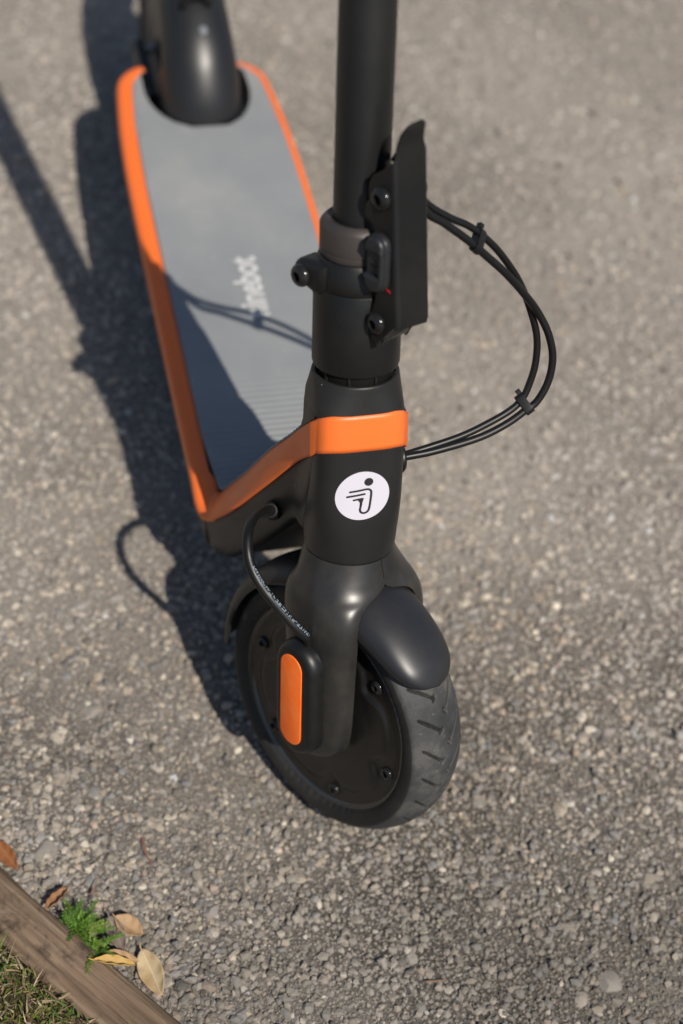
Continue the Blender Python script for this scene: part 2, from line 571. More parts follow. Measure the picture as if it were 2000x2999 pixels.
def stones(X, Y, rr, sink, name):
    v0, f0 = ico()
    n = len(X)
    V = v0[None] * rng.uniform(.62, 1.22, (n, 12, 1))
    V = V * np.stack([rng.uniform(.8, 1.35, n), rng.uniform(.75, 1.1, n), rng.uniform(.6, .9, n)], -1)[:, None, :]
    # random tumble: tilt a little, spin fully
    az = rng.uniform(0, 2 * math.pi, n)
    tl = rng.normal(0, .35, n)
    ct, st = np.cos(tl)[:, None], np.sin(tl)[:, None]
    y, z = V[..., 1] * ct - V[..., 2] * st, V[..., 1] * st + V[..., 2] * ct
    V = np.stack([V[..., 0], y, z], -1)
    ca, sa = np.cos(az)[:, None], np.sin(az)[:, None]
    x, y = V[..., 0] * ca - V[..., 1] * sa, V[..., 0] * sa + V[..., 1] * ca
    V = np.stack([x, y, V[..., 2]], -1) * rr[:, None, None]
    # worn flat on top
    top = (rr * .62)[:, None]
    V[..., 2] = np.where(V[..., 2] > top, top + (V[..., 2] - top) * .35, V[..., 2])
    V[..., 0] += X[:, None]
    V[..., 1] += Y[:, None]
    V[..., 2] += (ground_h(X, Y) + .0004 - rr * (sink + .22 * np.clip((.06 - X) / .42, 0, 1)) + rng.normal(0, .36, n) * rr)[:, None]
    F = (f0[None] + (np.arange(n) * 12)[:, None, None]).reshape(-1, 3)
    # pale dust lies over the travelled strip, stones get darker towards the foreground, most at its right
    c = PAL[rng.choice(len(PAL), n, p=PW / PW.sum())]
    c = (c * .88 + PAL.mean(0) * .12) * rng.uniform(.68, 1.25, (n, 1))
    far = np.clip((.06 - X) / .42, 0, 1)
    far = far * far * (3 - 2 * far)
    dust = np.clip(.12 + .44 * far + 1.0 * vnoise(X * 5 + 40, Y * 5 + 20, 8) * (1 - .5 * far), .02, .86)[:, None]
    c = c * (1 - dust) + np.array([.395, .360, .320]) * rng.uniform(.90, 1.10, (n, 1)) * dust
    right_fore = np.clip((X - .10) / .16, 0, 1) * np.clip((Y + .02) / .20, 0, 1)
    c = c * (1 - .30 * right_fore)[:, None] * (1 + .34 * vnoise(X * 3.1 + 11, Y * 3.1 + 70, 31) + .22 * vnoise(X * 14 + 3, Y * 14 + 9, 32))[:, None] * (1 - .26 * np.clip((X - .0) / .22, 0, 1))[:, None]
    pick = rng.random(n)
    c = np.where((pick < .022)[:, None], np.clip(c * 1.7, 0, .62), np.where((pick > .965)[:, None], c * .5, c))
    o = fast_mesh(name, V.reshape(-1, 3), F, M['stone'], asphalt, np.repeat(c, 12, 0))
    o['kind'] = 'stuff'
    return o

Xs, Ys, Rs = [], [], []
for a in (scatter(-.52, .02, .0058, .0010, .0050, .50, .2), scatter(.02, .44, .0050, .0009, .0045, .52, .2), scatter(-1.40, -.52, .0068, .0016, .0056, .42, .2),
          scatter(-.35, .44, .0044, .0006, .0017, .34, .2)):
    Xs.append(a[0]); Ys.append(a[1]); Rs.append(a[2])
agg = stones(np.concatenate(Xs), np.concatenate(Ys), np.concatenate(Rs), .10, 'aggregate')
def loose(n, seed):
    r = np.random.default_rng(seed)
    s_ = r.uniform(-.12, .30, n)
    d_ = -np.abs(r.normal(0, .055, n)) - .001
    X = TA[0] + Tdir[0] * s_ + Tnor[0] * d_
    Y = TA[1] + Tdir[1] * s_ + Tnor[1] * d_
    return X, Y, np.clip(np.exp(r.normal(math.log(.0026), .42, n)), .0010, .0062)
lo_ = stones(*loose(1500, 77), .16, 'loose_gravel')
lo_['label'] = 'loose gravel lying along the timber'
agg['label'] = 'small worn stones set in the asphalt'

# larger pebbles one can pick out, sharing a handful of meshes
def pebble_mesh(i):
    bm = bmesh.new()
    bmesh.ops.create_icosphere(bm, subdivisions=2, radius=1)
    r = np.random.default_rng(100 + i)
    pl = [(Vector(r.normal(size=3)).normalized(), r.uniform(.62, .9)) for _ in range(11)]
    for v in bm.verts:
        for nn, d in pl:
            e = v.co.dot(nn) - d
            if e > 0:
                v.co -= nn * e
        v.co *= 1 + r.normal(0, .012)
    sx, sy, sz = r.uniform(.95, 1.35), r.uniform(.75, 1.0), r.uniform(.50, .68)
    for v in bm.verts:
        v.co = Vector((v.co.x * sx, v.co.y * sy, v.co.z * sz))
    me = bpy.data.meshes.new('stone')
    bm.to_mesh(me)
    bm.free()
    c = PAL[[0, 1, 4, 7, 5, 2, 11, 3, 10, 6, 0, 1][i]]
    a = me.attributes.new('col', 'FLOAT_COLOR', 'POINT')
    a.data.foreach_set('color', np.tile(np.array([*c, 1.0], np.float32), len(me.vertices)))
    me.polygons.foreach_set('use_smooth', [True] * len(me.polygons))
    me.set_sharp_from_angle(angle=R(24))
    me.materials.append(M['stone'])
    return me
pms = [pebble_mesh(i) for i in range(12)]
def pebble(x, y, r, k=None, sink=.16, rz=None):
    o = bpy.data.objects.new('stone', pms[random.randrange(12) if k is None else k])
    col.objects.link(o)
    o.location = (x, y, float(ground_h(np.array(x), np.array(y))) - sink * r)
    o.rotation_euler = (random.gauss(0, .12), random.gauss(0, .12), random.uniform(0, 6.28) if rz is None else rz)
    o.scale = (r, r, r)
    o.parent = asphalt
cnt = 0
while cnt < 240:
    x, y = random.uniform(-.75, .30), random.uniform(-.35, .55)
    if not inview(np.array(x), np.array(y), -.08) or side(x, y) > -.006:
        continue
    near = x > -.25
    if not near and random.random() < .45:
        continue
    pebble(x, y, random.uniform(.0042, .0068) if random.random() < .86 else random.uniform(.0068, .009))
    cnt += 1
for x, y, r, k in ((.0405, -.262, .013, 0), (.062, -.254, .008, 4), (.048, -.236, .008, 7), (.075, -.226, .009, 2), (.240, .1935, .0125, 0), (.026, .0965, .013, 1),
                   (.052, .128, .009, 10), (.07, .20, .010, 7), (.12, -.13, .009, 3), (-.01, -.21, .010, 5), (.252, .165, .008, 1), (.19, .03, .008, 10)):
    pebble(x, y, r, k)

# ------------------------------------------------------------------ timber edging and planted bed
def timber():
    root = thing('timber_edging', 'weathered brown timber edging board along the asphalt', 'edging board', (float(TA[0]), float(TA[1]), 0))
    L0, L1, Wd, Ht = -.60, .85, .0480, .018
    ns, nw = 420, 26
    P = []
    for i in range(ns):
        s = L0 + (L1 - L0) * i / (ns - 1)
        row = []
        for j in range(nw):
            q = j / (nw - 1)
            w = q * Wd
            edge = min(q, 1 - q) * Wd
            h = Ht - .006 * max(0, 1 - edge / .007) ** 2
            # long checks in the grain
            for c0, ph, dp in ((.22, 1.1, .0034), (.40, 4.2, .0030), (.60, 2.3, .0056), (.80, .5, .0040)):
                cc = c0 + .05 * math.sin(s * 7 + ph) + .02 * math.sin(s * 23 + ph * 3)
                g = abs(q - cc) * Wd
                am = max(0, math.sin(s * 9 + ph * 5) * .6 + .5)
                h -= dp * am * max(0, 1 - g / .0026)
            h += .0011 * math.sin(w * 520 + 3 * math.sin(s * 6)) * .5
            h += .0016 * float(vnoise(np.array(s * 16.0 + 50), np.array(w * 70.0), 5)) - .004 * q * q
            ww = w + (.0035 * float(vnoise(np.array(s * 22.0 + 9), np.array(3.3), 6)) if j in (0, nw - 1) else 0)
            row.append((s, -ww, h))
        row = [(row[0][0], row[0][1] + .001, -.02)] + row + [(row[-1][0], row[-1][1] - .001, -.02)]
        P.append(row)
    v, f = grid(P)
    n = len(P[0])
    f.append(tuple(range(n)))
    f.append(tuple(range((ns - 1) * n + n - 1, (ns - 1) * n - 1, -1)))
    b = mesh_obj('board', v, f, M['wood'], root, 50)
    root.rotation_euler = (0, 0, math.atan2(Tdir[1], Tdir[0]))
    return root
timber()

def bed_pt(s, d):
    q = TA + Tdir * s + Tnor * d
    return q

def bed():
    P = []
    for i in range(110):
        s = -.6 + 1.45 * i / 109
        row = []
        for j in range(70):
            d = .0465 + .62 * (j / 69) ** 1.3
            q = bed_pt(s, d)
            z = .010 + .012 * min(1, j / 14) + .007 * float(vnoise(np.array(s * 40.0 + 7), np.array(d * 40.0), 21)) + .004 * float(vnoise(np.array(s * 130.0 + 7), np.array(d * 130.0), 22))
            row.append((q[0], q[1], z))
        row = [(bed_pt(s, .0445)[0], bed_pt(s, .0445)[1], -.02)] + row
        P.append(row)
    v, f = grid(P)
    o = mesh_obj('soil_bed', v, f, M['soil'], None, 180)
    o['kind'] = 'structure'
    return o
bed()

def blades(n, cols, length, width, region, seed, name, label, upright=.5):
    r = np.random.default_rng(seed)
    V, F, C = [], [], []
    for k in range(n):
        s = r.uniform(*region[0]); d = region[1][0] + (region[1][1] - region[1][0]) * r.random() ** 1.15
        q = bed_pt(s, d)
        z = .014 + .010 * min(1, (d - .050) / .1) + r.uniform(-.002, .010)
        az = r.uniform(0, 2 * math.pi)
        el = abs(r.normal(0, upright))
        L = r.uniform(*length); wd = r.uniform(*width)
        dr = np.array([math.cos(az) * math.cos(el), math.sin(az) * math.cos(el), math.sin(el)])
        sd_ = np.array([-math.sin(az), math.cos(az), r.normal(0, .5)])
        sd_ /= np.linalg.norm(sd_)
        bend = np.array([r.normal(0, .35), r.normal(0, .35), -.4 * r.random()])
        base = len(V)
        c = np.array(cols[r.integers(len(cols))]) * r.uniform(.7, 1.25)
        o = np.array([q[0], q[1], z])
        for i in range(4):
            t = i / 3
            p = o + dr * L * t + bend * L * t * t * .6
            p[2] = max(p[2], .012)
            ww = wd * (1 - t) ** .7 + .0001
            V += [p - sd_ * ww, p + sd_ * ww]
            C += [c, c]
        for i in range(3):
            a = base + 2 * i
            F.append((a, a + 1, a + 3, a + 2))
    o = fast_mesh(name, np.array(V), np.array(F), M['blade'], None, np.array(C), True)
    o['kind'] = 'stuff'
    o['label'] = label
    o['category'] = 'grass'
    return o
REG = ((-.10, .42), (.0515, .26))
blades(9000, [(.40, .30, .17), (.30, .215, .12), (.48, .38, .24), (.20, .135, .075), (.12, .075, .04), (.35, .28, .19)], (.004, .014), (.0003, .0010), REG, 5, 'dry_grass', 'dry straw coloured grass and litter in the planted bed', .35)
blades(9500, [(.09, .16, .017), (.15, .20, .03), (.06, .12, .016), (.20, .20, .05)], (.004, .013), (.0004, .0011), REG, 6, 'green_grass', 'short green moss and grass shoots among the dry litter', .8)

# ------------------------------------------------------------------ small plants with feathery leaves
def weed(loc, n, size, seed, label, lean=(0, 0), cols=((.10, .22, .018), (.14, .27, .03), (.07, .16, .014), (.22, .31, .06))):
    r = np.random.default_rng(seed)
    root = thing('weed', label, 'plant', loc, 'small green weeds by the timber')
    SV, FV, FF, FC = MB(), [], [], []
    for k in range(n):
        az = r.uniform(0, 2 * math.pi)
        el = r.uniform(.25, 1.35)
        L = size * r.uniform(.55, 1.1)
        d = np.array([math.cos(az) * math.cos(el) + lean[0], math.sin(az) * math.cos(el) + lean[1], math.sin(el)])
        o = np.array([r.normal(0, size * .12), r.normal(0, size * .12), 0])
        bendv = np.array([math.cos(az) * .3, math.sin(az) * .3, -.35])
        pts = [o + d * L * t + bendv * L * t * t for t in np.linspace(0, 1, 7)]
        for p in pts:
            p[2] = max(p[2], .002)
        SV.add(*tube(pts, lambda t: .00055 * (1.15 - t), 5, 2))
        c0 = np.array(cols[r.integers(len(cols))])
        cl = catmull(pts, 3)
        for i, p in enumerate(cl[4:]):
            t = (i + 4) / len(cl)
            dd = cl[min(i + 5, len(cl) - 1)] - cl[i + 3]
            dd /= np.linalg.norm(dd) + 1e-9
            sd = np.cross(dd, [0, 0, 1.0]); sd /= np.linalg.norm(sd) + 1e-9
            upv = np.cross(sd, dd)
            for sg in (-1, 1):
                for fan in (.2, .75):
                    ll = size * .17 * (1.2 - .6 * t) * r.uniform(.7, 1.3)
                    dv = dd * (.55 + fan * .5) + sd * sg * (1.0 - fan * .45) + upv * r.normal(.15, .35)
                    dv /= np.linalg.norm(dv)
                    sv = np.cross(dv, upv + r.normal(0, .4, 3)); sv /= np.linalg.norm(sv) + 1e-9
                    wd = ll * .13
                    b = len(FV)
                    FV += [p, p + dv * ll * .5 - sv * wd, p + dv * ll, p + dv * ll * .5 + sv * wd]
                    FF.append((b, b + 1, b + 2, b + 3))
                    FC += [c0 * r.uniform(.75, 1.3)] * 4
    SV.build('stem', M['weedstem'], root)
    fo = fast_mesh('foliage', np.array(FV), np.array(FF), M['blade'], root, np.array(FC), False)
    return root
M['weedstem'] = mat('weed_stem', (.10, .16, .03), .6)
weed((.1230, -.2445, .006), 38, .026, 3, 'bright green feathery weed growing between asphalt and timber board', (.05, .15))
weed((.1430, -.2320, .012), 15, .020, 4, 'small low sprig of weed beside the yellow dead leaf', (.15, .1))
for i, (s_, d_, sz) in enumerate(((.150, .088, .020), (.128, .118, .019), (.168, .100, .017), (.06, .085, .014), (.215, .105, .016), (.095, .135, .016))):
    q = bed_pt(s_, d_)
    weed((q[0], q[1], .020), 12, sz, 30 + i, ('green weed sprig in the bed nearest the timber board', 'green weed sprig in the middle of the dry grass',
         'green weed sprig nearest the bottom edge of the picture', 'tiny green sprig in the bed near the left picture edge',
         'low weed sprig in the bed by the end of the timber', 'deep green sprig in the bed farthest from the timber')[i])

# ------------------------------------------------------------------ fallen leaves
def leaf(loc, az, L, Wd, m, label, curl=.25, cup=.3, tilt=(0, 0), twist=0.0):
    nu, nv = 22, 11
    V, UV = [], []
    for i in range(nu):
        u = i / (nu - 1)
        half = Wd * .5 * (math.sin(math.pi * min(1, u * .98 + .01)) ** .75) * (1 - .22 * u) + .0002
        for j in range(nv):
            v = j / (nv - 1) * 2 - 1
            x = (u - .5) * L
            y = v * half * math.cos(cup * v)
            z = abs(v) ** 1.6 * half * math.sin(cup) * 1.2 + curl * L * (u - .5) ** 2 + .0006 * math.sin(u * 22 + v * 2) * abs(v)
            a = twist * (u - .5)
            V.append((x, y * math.cos(a) - z * math.sin(a), z * math.cos(a) + y * math.sin(a)))
            UV.append((u, (v + 1) / 2))
    F = [(i * nv + j, i * nv + j + 1, (i + 1) * nv + j + 1, (i + 1) * nv + j) for i in range(nu - 1) for j in range(nv - 1)]
    root = thing('fallen_leaf', label, 'leaf', loc, 'dead leaves by the timber board')
    root.rotation_euler = (tilt[0], tilt[1], az)
    o = mesh_obj('blade', V, F, m, root, 180)
    uvl = o.data.uv_layers.new(name='UVMap')
    for lp in o.data.loops:
        uvl.data[lp.index].uv = UV[lp.vertex_index]
    solidify(o, .0004, 0)
    st = mesh_obj('stalk', *tube([(-L * .5 + .001, 0, curl * L * .25), (-L * .56, 0, curl * L * .3), (-L * .62, .001, curl * L * .28)], .0006, 6, 3), m, root)
    return root
LM = {
    'cream': leafmat('leaf_cream', (.62, .50, .31), (.50, .36, .19), (.72, .62, .44)),
    'yellow': leafmat('leaf_yellow', (.60, .40, .13), (.50, .30, .08), (.66, .50, .22)),
    'tan': leafmat('leaf_tan', (.52, .34, .19), (.42, .26, .13), (.58, .42, .26)),
    'rust': leafmat('leaf_rust', (.36, .145, .055), (.28, .105, .04), (.42, .20, .09)),
    'brown': leafmat('leaf_brown', (.42, .215, .105), (.33, .16, .075), (.48, .28, .16)),
    'grey': leafmat('leaf_grey', (.30, .235, .205), (.23, .18, .15), (.36, .29, .25)),
}
leaf((.1700, -.1885, .005), R(14), .044, .024, LM['cream'], 'large cream dead leaf with fine ribs, rightmost of the fallen leaves', .22, .35, (.25, .0), .2)
leaf((.1625, -.2185, .0185), R(76), .035, .0135, LM['yellow'], 'golden yellow folded leaf resting on the timber edge', .12, .7, (-.25, .12))
leaf((.1540, -.2120, .0100), R(68), .030, .0125, LM['tan'], 'slim tan leaf between the yellow leaf and the cream leaf', .15, .5, (.3, .1))
leaf((.1270, -.2020, .008), R(48), .028, .021, LM['tan'], 'broad tan leaf curled over the gravel beside the green weed', .3, .3, (-.1, .1))
leaf((.1320, -.2125, .007), R(14), .034, .018, LM['grey'], 'greyish brown shrivelled leaf lying under the tan leaf', .25, .5, (.2, .05))
leaf((.0935, -.2570, .010), R(134), .028, .0155, LM['brown'], 'reddish brown leaf standing by the green weed at the timber', .25, .5, (-.5, .1))
leaf((.0435, -.2945, .007), R(27), .033, .016, LM['rust'], 'rust red leaf at the left picture edge above the timber', .15, .4, (.35, .0))

def twig(pts, r, label, m):
    o = mesh_obj('twig', *tube(pts, lambda t: r * (1.1 - .5 * t), 7, 6), m, None)
    o['label'] = label
    o['category'] = 'twig'
    return o
M['twig'] = mat('red_brown_twig', (.28, .07, .035), .7)
M['twig2'] = mat('brown_twig', (.24, .13, .07), .8)
twig([(.0432, -.1775, .0035), (.051, -.178, .0046), (.059, -.1775, .0036), (.0665, -.1745, .0036), (.0705, -.1750, .003)], .0006, 'thin red twig lying alone on the gravel', M['twig'])
twig([(.215, .037, .003), (.2165, .045, .0038), (.2165, .054, .003)], .0006, 'short brown twig on the asphalt in the foreground', M['twig2'])
twig([(.135, -.2165, .005), (.129, -.211, .007), (.124, -.2075, .005)], .0007, 'orange brown stalk under the shrivelled leaf', M['twig'])
twig([(.1335, -.2105, .005), (.1300, -.205, .006), (.1275, -.199, .004)], .0006, 'bent brown stalk beside the slim tan leaf', M['twig2'])
twig([(.090, -.2285, .004), (.083, -.2245, .006), (.0755, -.2215, .004)], .0007, 'pale brown stalk pointing away above the green weed', M['twig2'])

# ================================================================== SCOOTER
scooter = thing('kick_scooter', 'black electric kick scooter with orange trim and grey deck standing on asphalt', 'scooter', (0, 0, 0))
RAKE, STEER = R(18.6064), R(30.4892)
P0 = np.array([0, 0, .1234])
U = np.array([-math.sin(RAKE), 0, math.cos(RAKE)])
V0 = np.array([math.cos(RAKE), 0, math.sin(RAKE)])
W0 = np.array([0, 1.0, 0])
V1 = math.cos(STEER) * V0 + math.sin(STEER) * W0
W1 = -math.sin(STEER) * V0 + math.cos(STEER) * W0
def S(t, a, b):      # steered parts: along axis, forward, left
    return P0 + U * t + V1 * a + W1 * b
def H(t, a, b):      # frame parts
    return P0 + U * t + V0 * a + W0 * b

# ---- stem
mesh_obj('stem', *lathe([(.0204, .425), (.0204, 1.075), (.0195, 1.078)], P0, U, 72), M['stem'], scooter)
mesh_obj('collar', *lathe([(.0285, .4135), (.0296, .4145), (.0298, .4155), (.0298, .4185), (.0292, .4190), (.0292, .4196), (.0298, .4201), (.0298, .4362), (.0291, .4378),
                           (.0262, .4412), (.0250, .4418), (.0235, .4412), (.0206, .4405)], P0, U, 96, True, False), M['collar'], scooter, 40)
clamp = mesh_obj('steering_clamp', *lathe([(.0290, .3238), (.0322, .3240), (.0332, .3248), (.0336, .3262), (.0336, .3895), (.0332, .3906), (.0326, .3908)], P0, U, 96, True, False), M['plastic'], scooter, 40)
sh = MB()
sh.add(*lathe([(.0322, .3908), (.0330, .3912), (.0335, .3924), (.0334, .3975), (.0331, .4020), (.0322, .4070), (.0309, .4110), (.0300, .4132), (.0296, .4136)], P0, U, 96))
# lug for the pinch bolt, behind on the scooter's right
lug = [(-.0235 + .0105 * math.cos(k), .3985 + .0112 * math.sin(k)) for k in np.linspace(R(95), R(290), 18)]
lug = lug + [(-.012, .3860), (-.006, .3860), (.000, .392), (.000, .410), (-.010, .4115)]
sh.add(*prism(lug, P0 + W1 * -.019, V1, U, -W1, .0180, .0062, 8))
fin = [(-.030, .392), (-.006, .392), (-.010, .355), (-.014, .355)]
sh.add(*prism(fin, P0 + W1 * -.018, V1, U, -W1, .006, .001, 2))
sh.build('hinge_shoulder', M['plastic'], scooter, 40)

def dome_bolt(c, ax, r, parent, material, h=.45, name='bolt'):
    ax = np.array(ax) / np.linalg.norm(ax)
    c = np.array(c)
    prof = [(r * .98, -r * .25), (r, 0)] + [(r * math.cos(k) ** .9, r * h * math.sin(k)) for k in np.linspace(.2, 1.05, 6)]
    re = prof[-1][0]
    he = prof[-1][1]
    prof += [(r * .46, he + .02 * r), (r * .42, he - .03 * r), (r * .42, he - .5 * r)]
    o = mesh_obj(name, *lathe(prof, c, ax, 28), material, parent, 35)
    e = np.cross(ax, [.3, .2, 1]); e /= np.linalg.norm(e); g = np.cross(ax, e)
    hexa = [(r * .38 * math.cos(k), r * .38 * math.sin(k)) for k in np.linspace(0, 2 * math.pi, 6, endpoint=False)]
    v, f = prism(hexa, c + ax * (he - .46 * r), e, g, ax, .10 * r)
    k = mesh_obj('socket', v, f, M['hole'], o, None)
    return o
dome_bolt(P0 + U * .3975 + V1 * -.0225 + W1 * -.0378, -W1, .0088, scooter, M['gloss'], .62)

# ---- handlebar (above the picture)
hb = mesh_obj('handlebar', *tube([S(1.085, .0, b) for b in np.linspace(-.235, .235, 9)], .0125, 20, 3), M['stem'], scooter)
for sg in (-1, 1):
    mesh_obj('grip', *lathe([(.014, 0), (.0175, .003), (.0175, .105), (.0185, .108), (.0185, .113), (.013, .115)], S(1.085, 0, sg * .125), W1 * sg, 32), M['cable'], hb)
mesh_obj('stem_cap', *lathe([(.022, 1.055), (.026, 1.062), (.027, 1.085), (.024, 1.108), (.012, 1.114)], P0, U, 48), M['plastic'], hb)

# ---- bearing gap between head tube and clamp
mesh_obj('bearing_ring', *lathe([(.0285, .3100), (.0285, .3290)], P0, U, 72), M['hole'], scooter)
gp = MB()
for k in np.linspace(0.3, 2 * math.pi + .3, 9, endpoint=False):
    e = math.cos(k) * V0 + math.sin(k) * W0
    g = -math.sin(k) * V0 + math.cos(k) * W0
    gp.add(*prism([(-.0009, .3130), (.0009, .3130), (.0009, .3275), (-.0009, .3275)], P0 + e * .0280, g, U, e, .0022))
gp.build('bearing_ribs', M['gloss'], scooter, None)

# ---- head tube (frame direction), squared in the middle, round at both ends
HT = [(.1595, .0362, .0362, .0362, 2.0), (.1603, .0366, .0366, .0366, 2.0), (.166, .0367, .0367, .0369, 2.1), (.180, .0366, .037, .0368, 2.5), (.196, .0363, .037, .0366, 3.2), (.212, .0362, .037, .0364, 3.9),
      (.236, .0362, .037, .0364, 4.2), (.262, .0362, .037, .0363, 4.2), (.280, .0361, .0365, .0361, 4.0), (.294, .0356, .036, .0357, 3.4), (.303, .0348, .035, .0348, 2.7), (.310, .0342, .0343, .0344, 2.25), (.3158, .0338, .0338, .0338, 2.0), (.3168, .0335, .0335, .0335, 2.0), (.3172, .0330, .0330, .0330, 2.0), (.3170, .0308, .0308, .0308, 2.0), (.312, .0300, .0300, .0300, 2.0)]
def ht_par(t):
    ts = [h[0] for h in HT[:13]]
    return [float(np.interp(t, ts, [h[k] for h in HT[:13]])) for k in range(1, 5)]
def ht_pt(t, ang, off=0.0, par=None):
    """ang 0 = front, +-90 = sides"""
    af, ab, b, n = par or ht_par(t)
    c, s = math.cos(ang), math.sin(ang)
    A = af if c >= 0 else ab
    A, B = A + off, b + off
    rr = (abs(c / A) ** n + abs(s / B) ** n) ** (-1 / n)
    return H(t, rr * c, rr * s)
nA = 128
rings = []
prevt = None
def smoothrows():
    out = []
    for i in range(len(HT) - 1):
        m = 5 if 1 <= i <= 11 else 1
        for k in range(m):
            q = k / m
            out.append(tuple(HT[i][j] * (1 - q) + HT[i + 1][j] * q for j in range(5)))
    out.append(HT[-1])
    return out
for h in smoothrows():
    rings.append([ht_pt(h[0], k, 0, h[1:]) for k in np.linspace(0, 2 * math.pi, nA, endpoint=False)])
head = mesh_obj('head_tube', *loft(rings, True, True), M['black'], scooter, 45)

# ---- deck body
ZD = .1519
OUT = [(-.240, .0945), (-.40, .0950), (-.55, .0952), (-.64, .0950), (-.70, .0932), (-.745, .0905), (-.79, .0862), (-.812, .0825), (-.826, .0745), (-.8345, .0640), (-.8385, .0525)]
INN = [(-.240, .0775), (-.40, .0778), (-.55, .0778), (-.64, .0774), (-.70, .0758), (-.745, .0736), (-.79, .0694), (-.808, .0658), (-.818, .0590), (-.824, .0540), (-.826, .0505)]
def arc_cut(n=22, w=.0560, x0=-.792, dp=.0705):
    return [(x0 + dp * math.cos(k), w * math.sin(k)) for k in np.linspace(-math.pi / 2, math.pi / 2, n)]
def dense(pl, m=4):
    return [tuple(q) for q in catmull([np.array(p) for p in pl], m)]
oR = dense([(x, -y) for x, y in OUT])            # scooter's right, front to rear
oL = dense([(x, y) for x, y in OUT])[::-1]
cut = arc_cut()
poly = [(-.190, -.0900)] + [(x, y * .985) for x, y in oR] + [(-.838, -.0545)] + cut + [(-.838, .0545)] + [(x, y * .985) for x, y in oL] + [(-.190, .0900)]
dk = MB()
ring = lambda z, sc: [(x, y * sc, z) for x, y in poly]
v, f = loft([ring(.107, .90), ring(.110, .95), ring(.118, .985), ring(.1450, .995), ring(.1490, .985)], False, False)
dk.add(v, f)
# top and bottom skins as strips between right and left boundary
half = len(poly) // 2
deck = dk.build('deck', M['black'], scooter, 50)
bm = bmesh.new()
bm.from_mesh(deck.data)
bmesh.ops.holes_fill(bm, edges=[e for e in bm.edges if e.is_boundary], sides=0)
bmesh.ops.triangulate(bm, faces=[q for q in bm.faces if len(q.verts) > 4])
bm.to_mesh(deck.data)
bm.free()

# ---- neck from deck up to head tube
RI = [(-.260, .0750, .1510), (-.2240, .0735, .1515), (-.2080, .0720, .1600), (-.1895, .0672, .1910), (-.1653, .0606, .2350), (-.1323, .0517, .2990), (-.1069, .0448, .3425), (-.0889, .0402, .3745), (-.0720, .0366, .4005), (-.0740, .0270, .4000)]
RO = [(-.260, .0948, .1400), (-.2050, .0944, .1430), (-.1800, .0866, .1570), (-.1569, .0771, .1915), (-.1420, .0695, .2210), (-.1161, .0562, .2740), (-.0975, .0470, .3130), (-.0819, .0402, .3437), (-.0603, .0366, .3740), (-.0640, .0270, .3730)]
RL = [(-.260, .0880, .1120), (-.2040, .0860, .1100), (-.1750, .0790, .1130), (-.1530, .0700, .1400), (-.1350, .0625, .1720), (-.1120, .0525, .2160), (-.0980, .0462, .2440), (-.0834, .0400, .2725), (-.0640, .0362, .2800), (-.0640, .0270, .2790)]
RB = [(-.260, .0600, .1060), (-.2060, .0580, .1050), (-.1780, .0500, .1080), (-.1580, .0420, .1300), (-.1400, .0370, .1600), (-.1160, .0310, .2040), (-.1020, .0270, .2320), (-.0880, .0230, .2580), (-.0720, .020, .268), (-.0700, .018, .270)]
dI, dO, dL, dB = (catmull(q, 6) for q in (RI, RO, RL, RB))
def bulge(I, O, k, amp=None):
    amp = float(np.clip((-.078 - I[0]) / .06, .04, 1)) if amp is None else amp
    """rounded shoulder between the inner and the outer rail"""
    q = I + (O - I) * k
    mid = np.array([0.0, 1.0, .55])
    return q + mid * .0026 * amp * 4 * k * (1 - k)
def ring2(i):
    I, O, L, B = dI[i] - np.array([.0012, .0022, .0022]), dO[i] - np.array([.0006, .0016, .0010]), dL[i], dB[i]
    rs_ = [bulge(I, O, k) for k in (0, .2, .4, .6, .8, 1)] + [O * .66 + L * .34 + np.array([0, .0008, 0]), O * .33 + L * .67 + np.array([0, .0008, 0]), L, L * .75 + B * .25 + np.array([.002, 0, -.0015]), L * .4 + B * .6, B]
    rt_ = [np.array([q[0], -q[1], q[2]]) for q in rs_]
    return rt_ + [np.array([B[0], 0, B[2]])] + rs_[::-1] + [np.array([I[0], 0, I[2]])]
neck = mesh_obj('neck', *loft([ring2(i) for i in range(len(dI))], True, True), M['black'], scooter, 50)

# shoulder that spreads from the head tube down to the top of the neck
for sg in (-1, 1):
    Pn = []
    seq = list(range(48, 40, -1))
    for q, i in enumerate(seq):
        k0 = q / (len(seq) - 1)
        Bp = (dI[i] - np.array([.0010, .0004, -.0006])) * np.array([1, sg, 1])
        Ap = ht_pt(.3135, sg * R(56 + 66 * k0), -.0004)
        col_ = []
        for k in np.linspace(0, 1, 12):
            dlt = Bp - Ap
            ax_ = (dlt @ U) * U
            col_.append(Ap + ax_ * k + (dlt - ax_) * k ** 1.7)
        Pn.append(col_)
    mesh_obj('head_shoulder', *grid(Pn), M['black'], scooter, 60)

# ---- orange trim: right rear -> deck edge -> neck -> round the head tube -> mirrored
NS = 9
def deck_sect(x_i, y_i, x_o, y_o):
    I = np.array([x_i, y_i, ZD + .0004])
    O = np.array([x_o, y_o, ZD - .010])
    pts = []
    for k in np.linspace(0, 1, NS):
        th = k * math.pi / 2
        e = math.sin(th) ** .55
        pts.append(np.array([I[0] + (O[0] - I[0]) * e, I[1] + (O[1] - I[1]) * e, O[2] + (I[2] - O[2]) * math.cos(th) ** .55]))
    return pts
dOut, dInn = dense(OUT), dense(INN)
secs = []
for (xo, yo), (xi, yi) in list(zip(dOut, dInn))[::-1]:
    secs.append(deck_sect(xi, yi, xo, yo + .0004))
def neck_sect(I, O, blend):
    a = [bulge(I, O, k) + np.array([.0006, .0009, .0006]) for k in np.linspace(0, 1, NS)]
    if blend < 1:
        d = deck_sect(I[0], I[1], O[0], O[1] + .0008)
        return [p * blend + q * (1 - blend) for p, q in zip(a, d)]
    return a
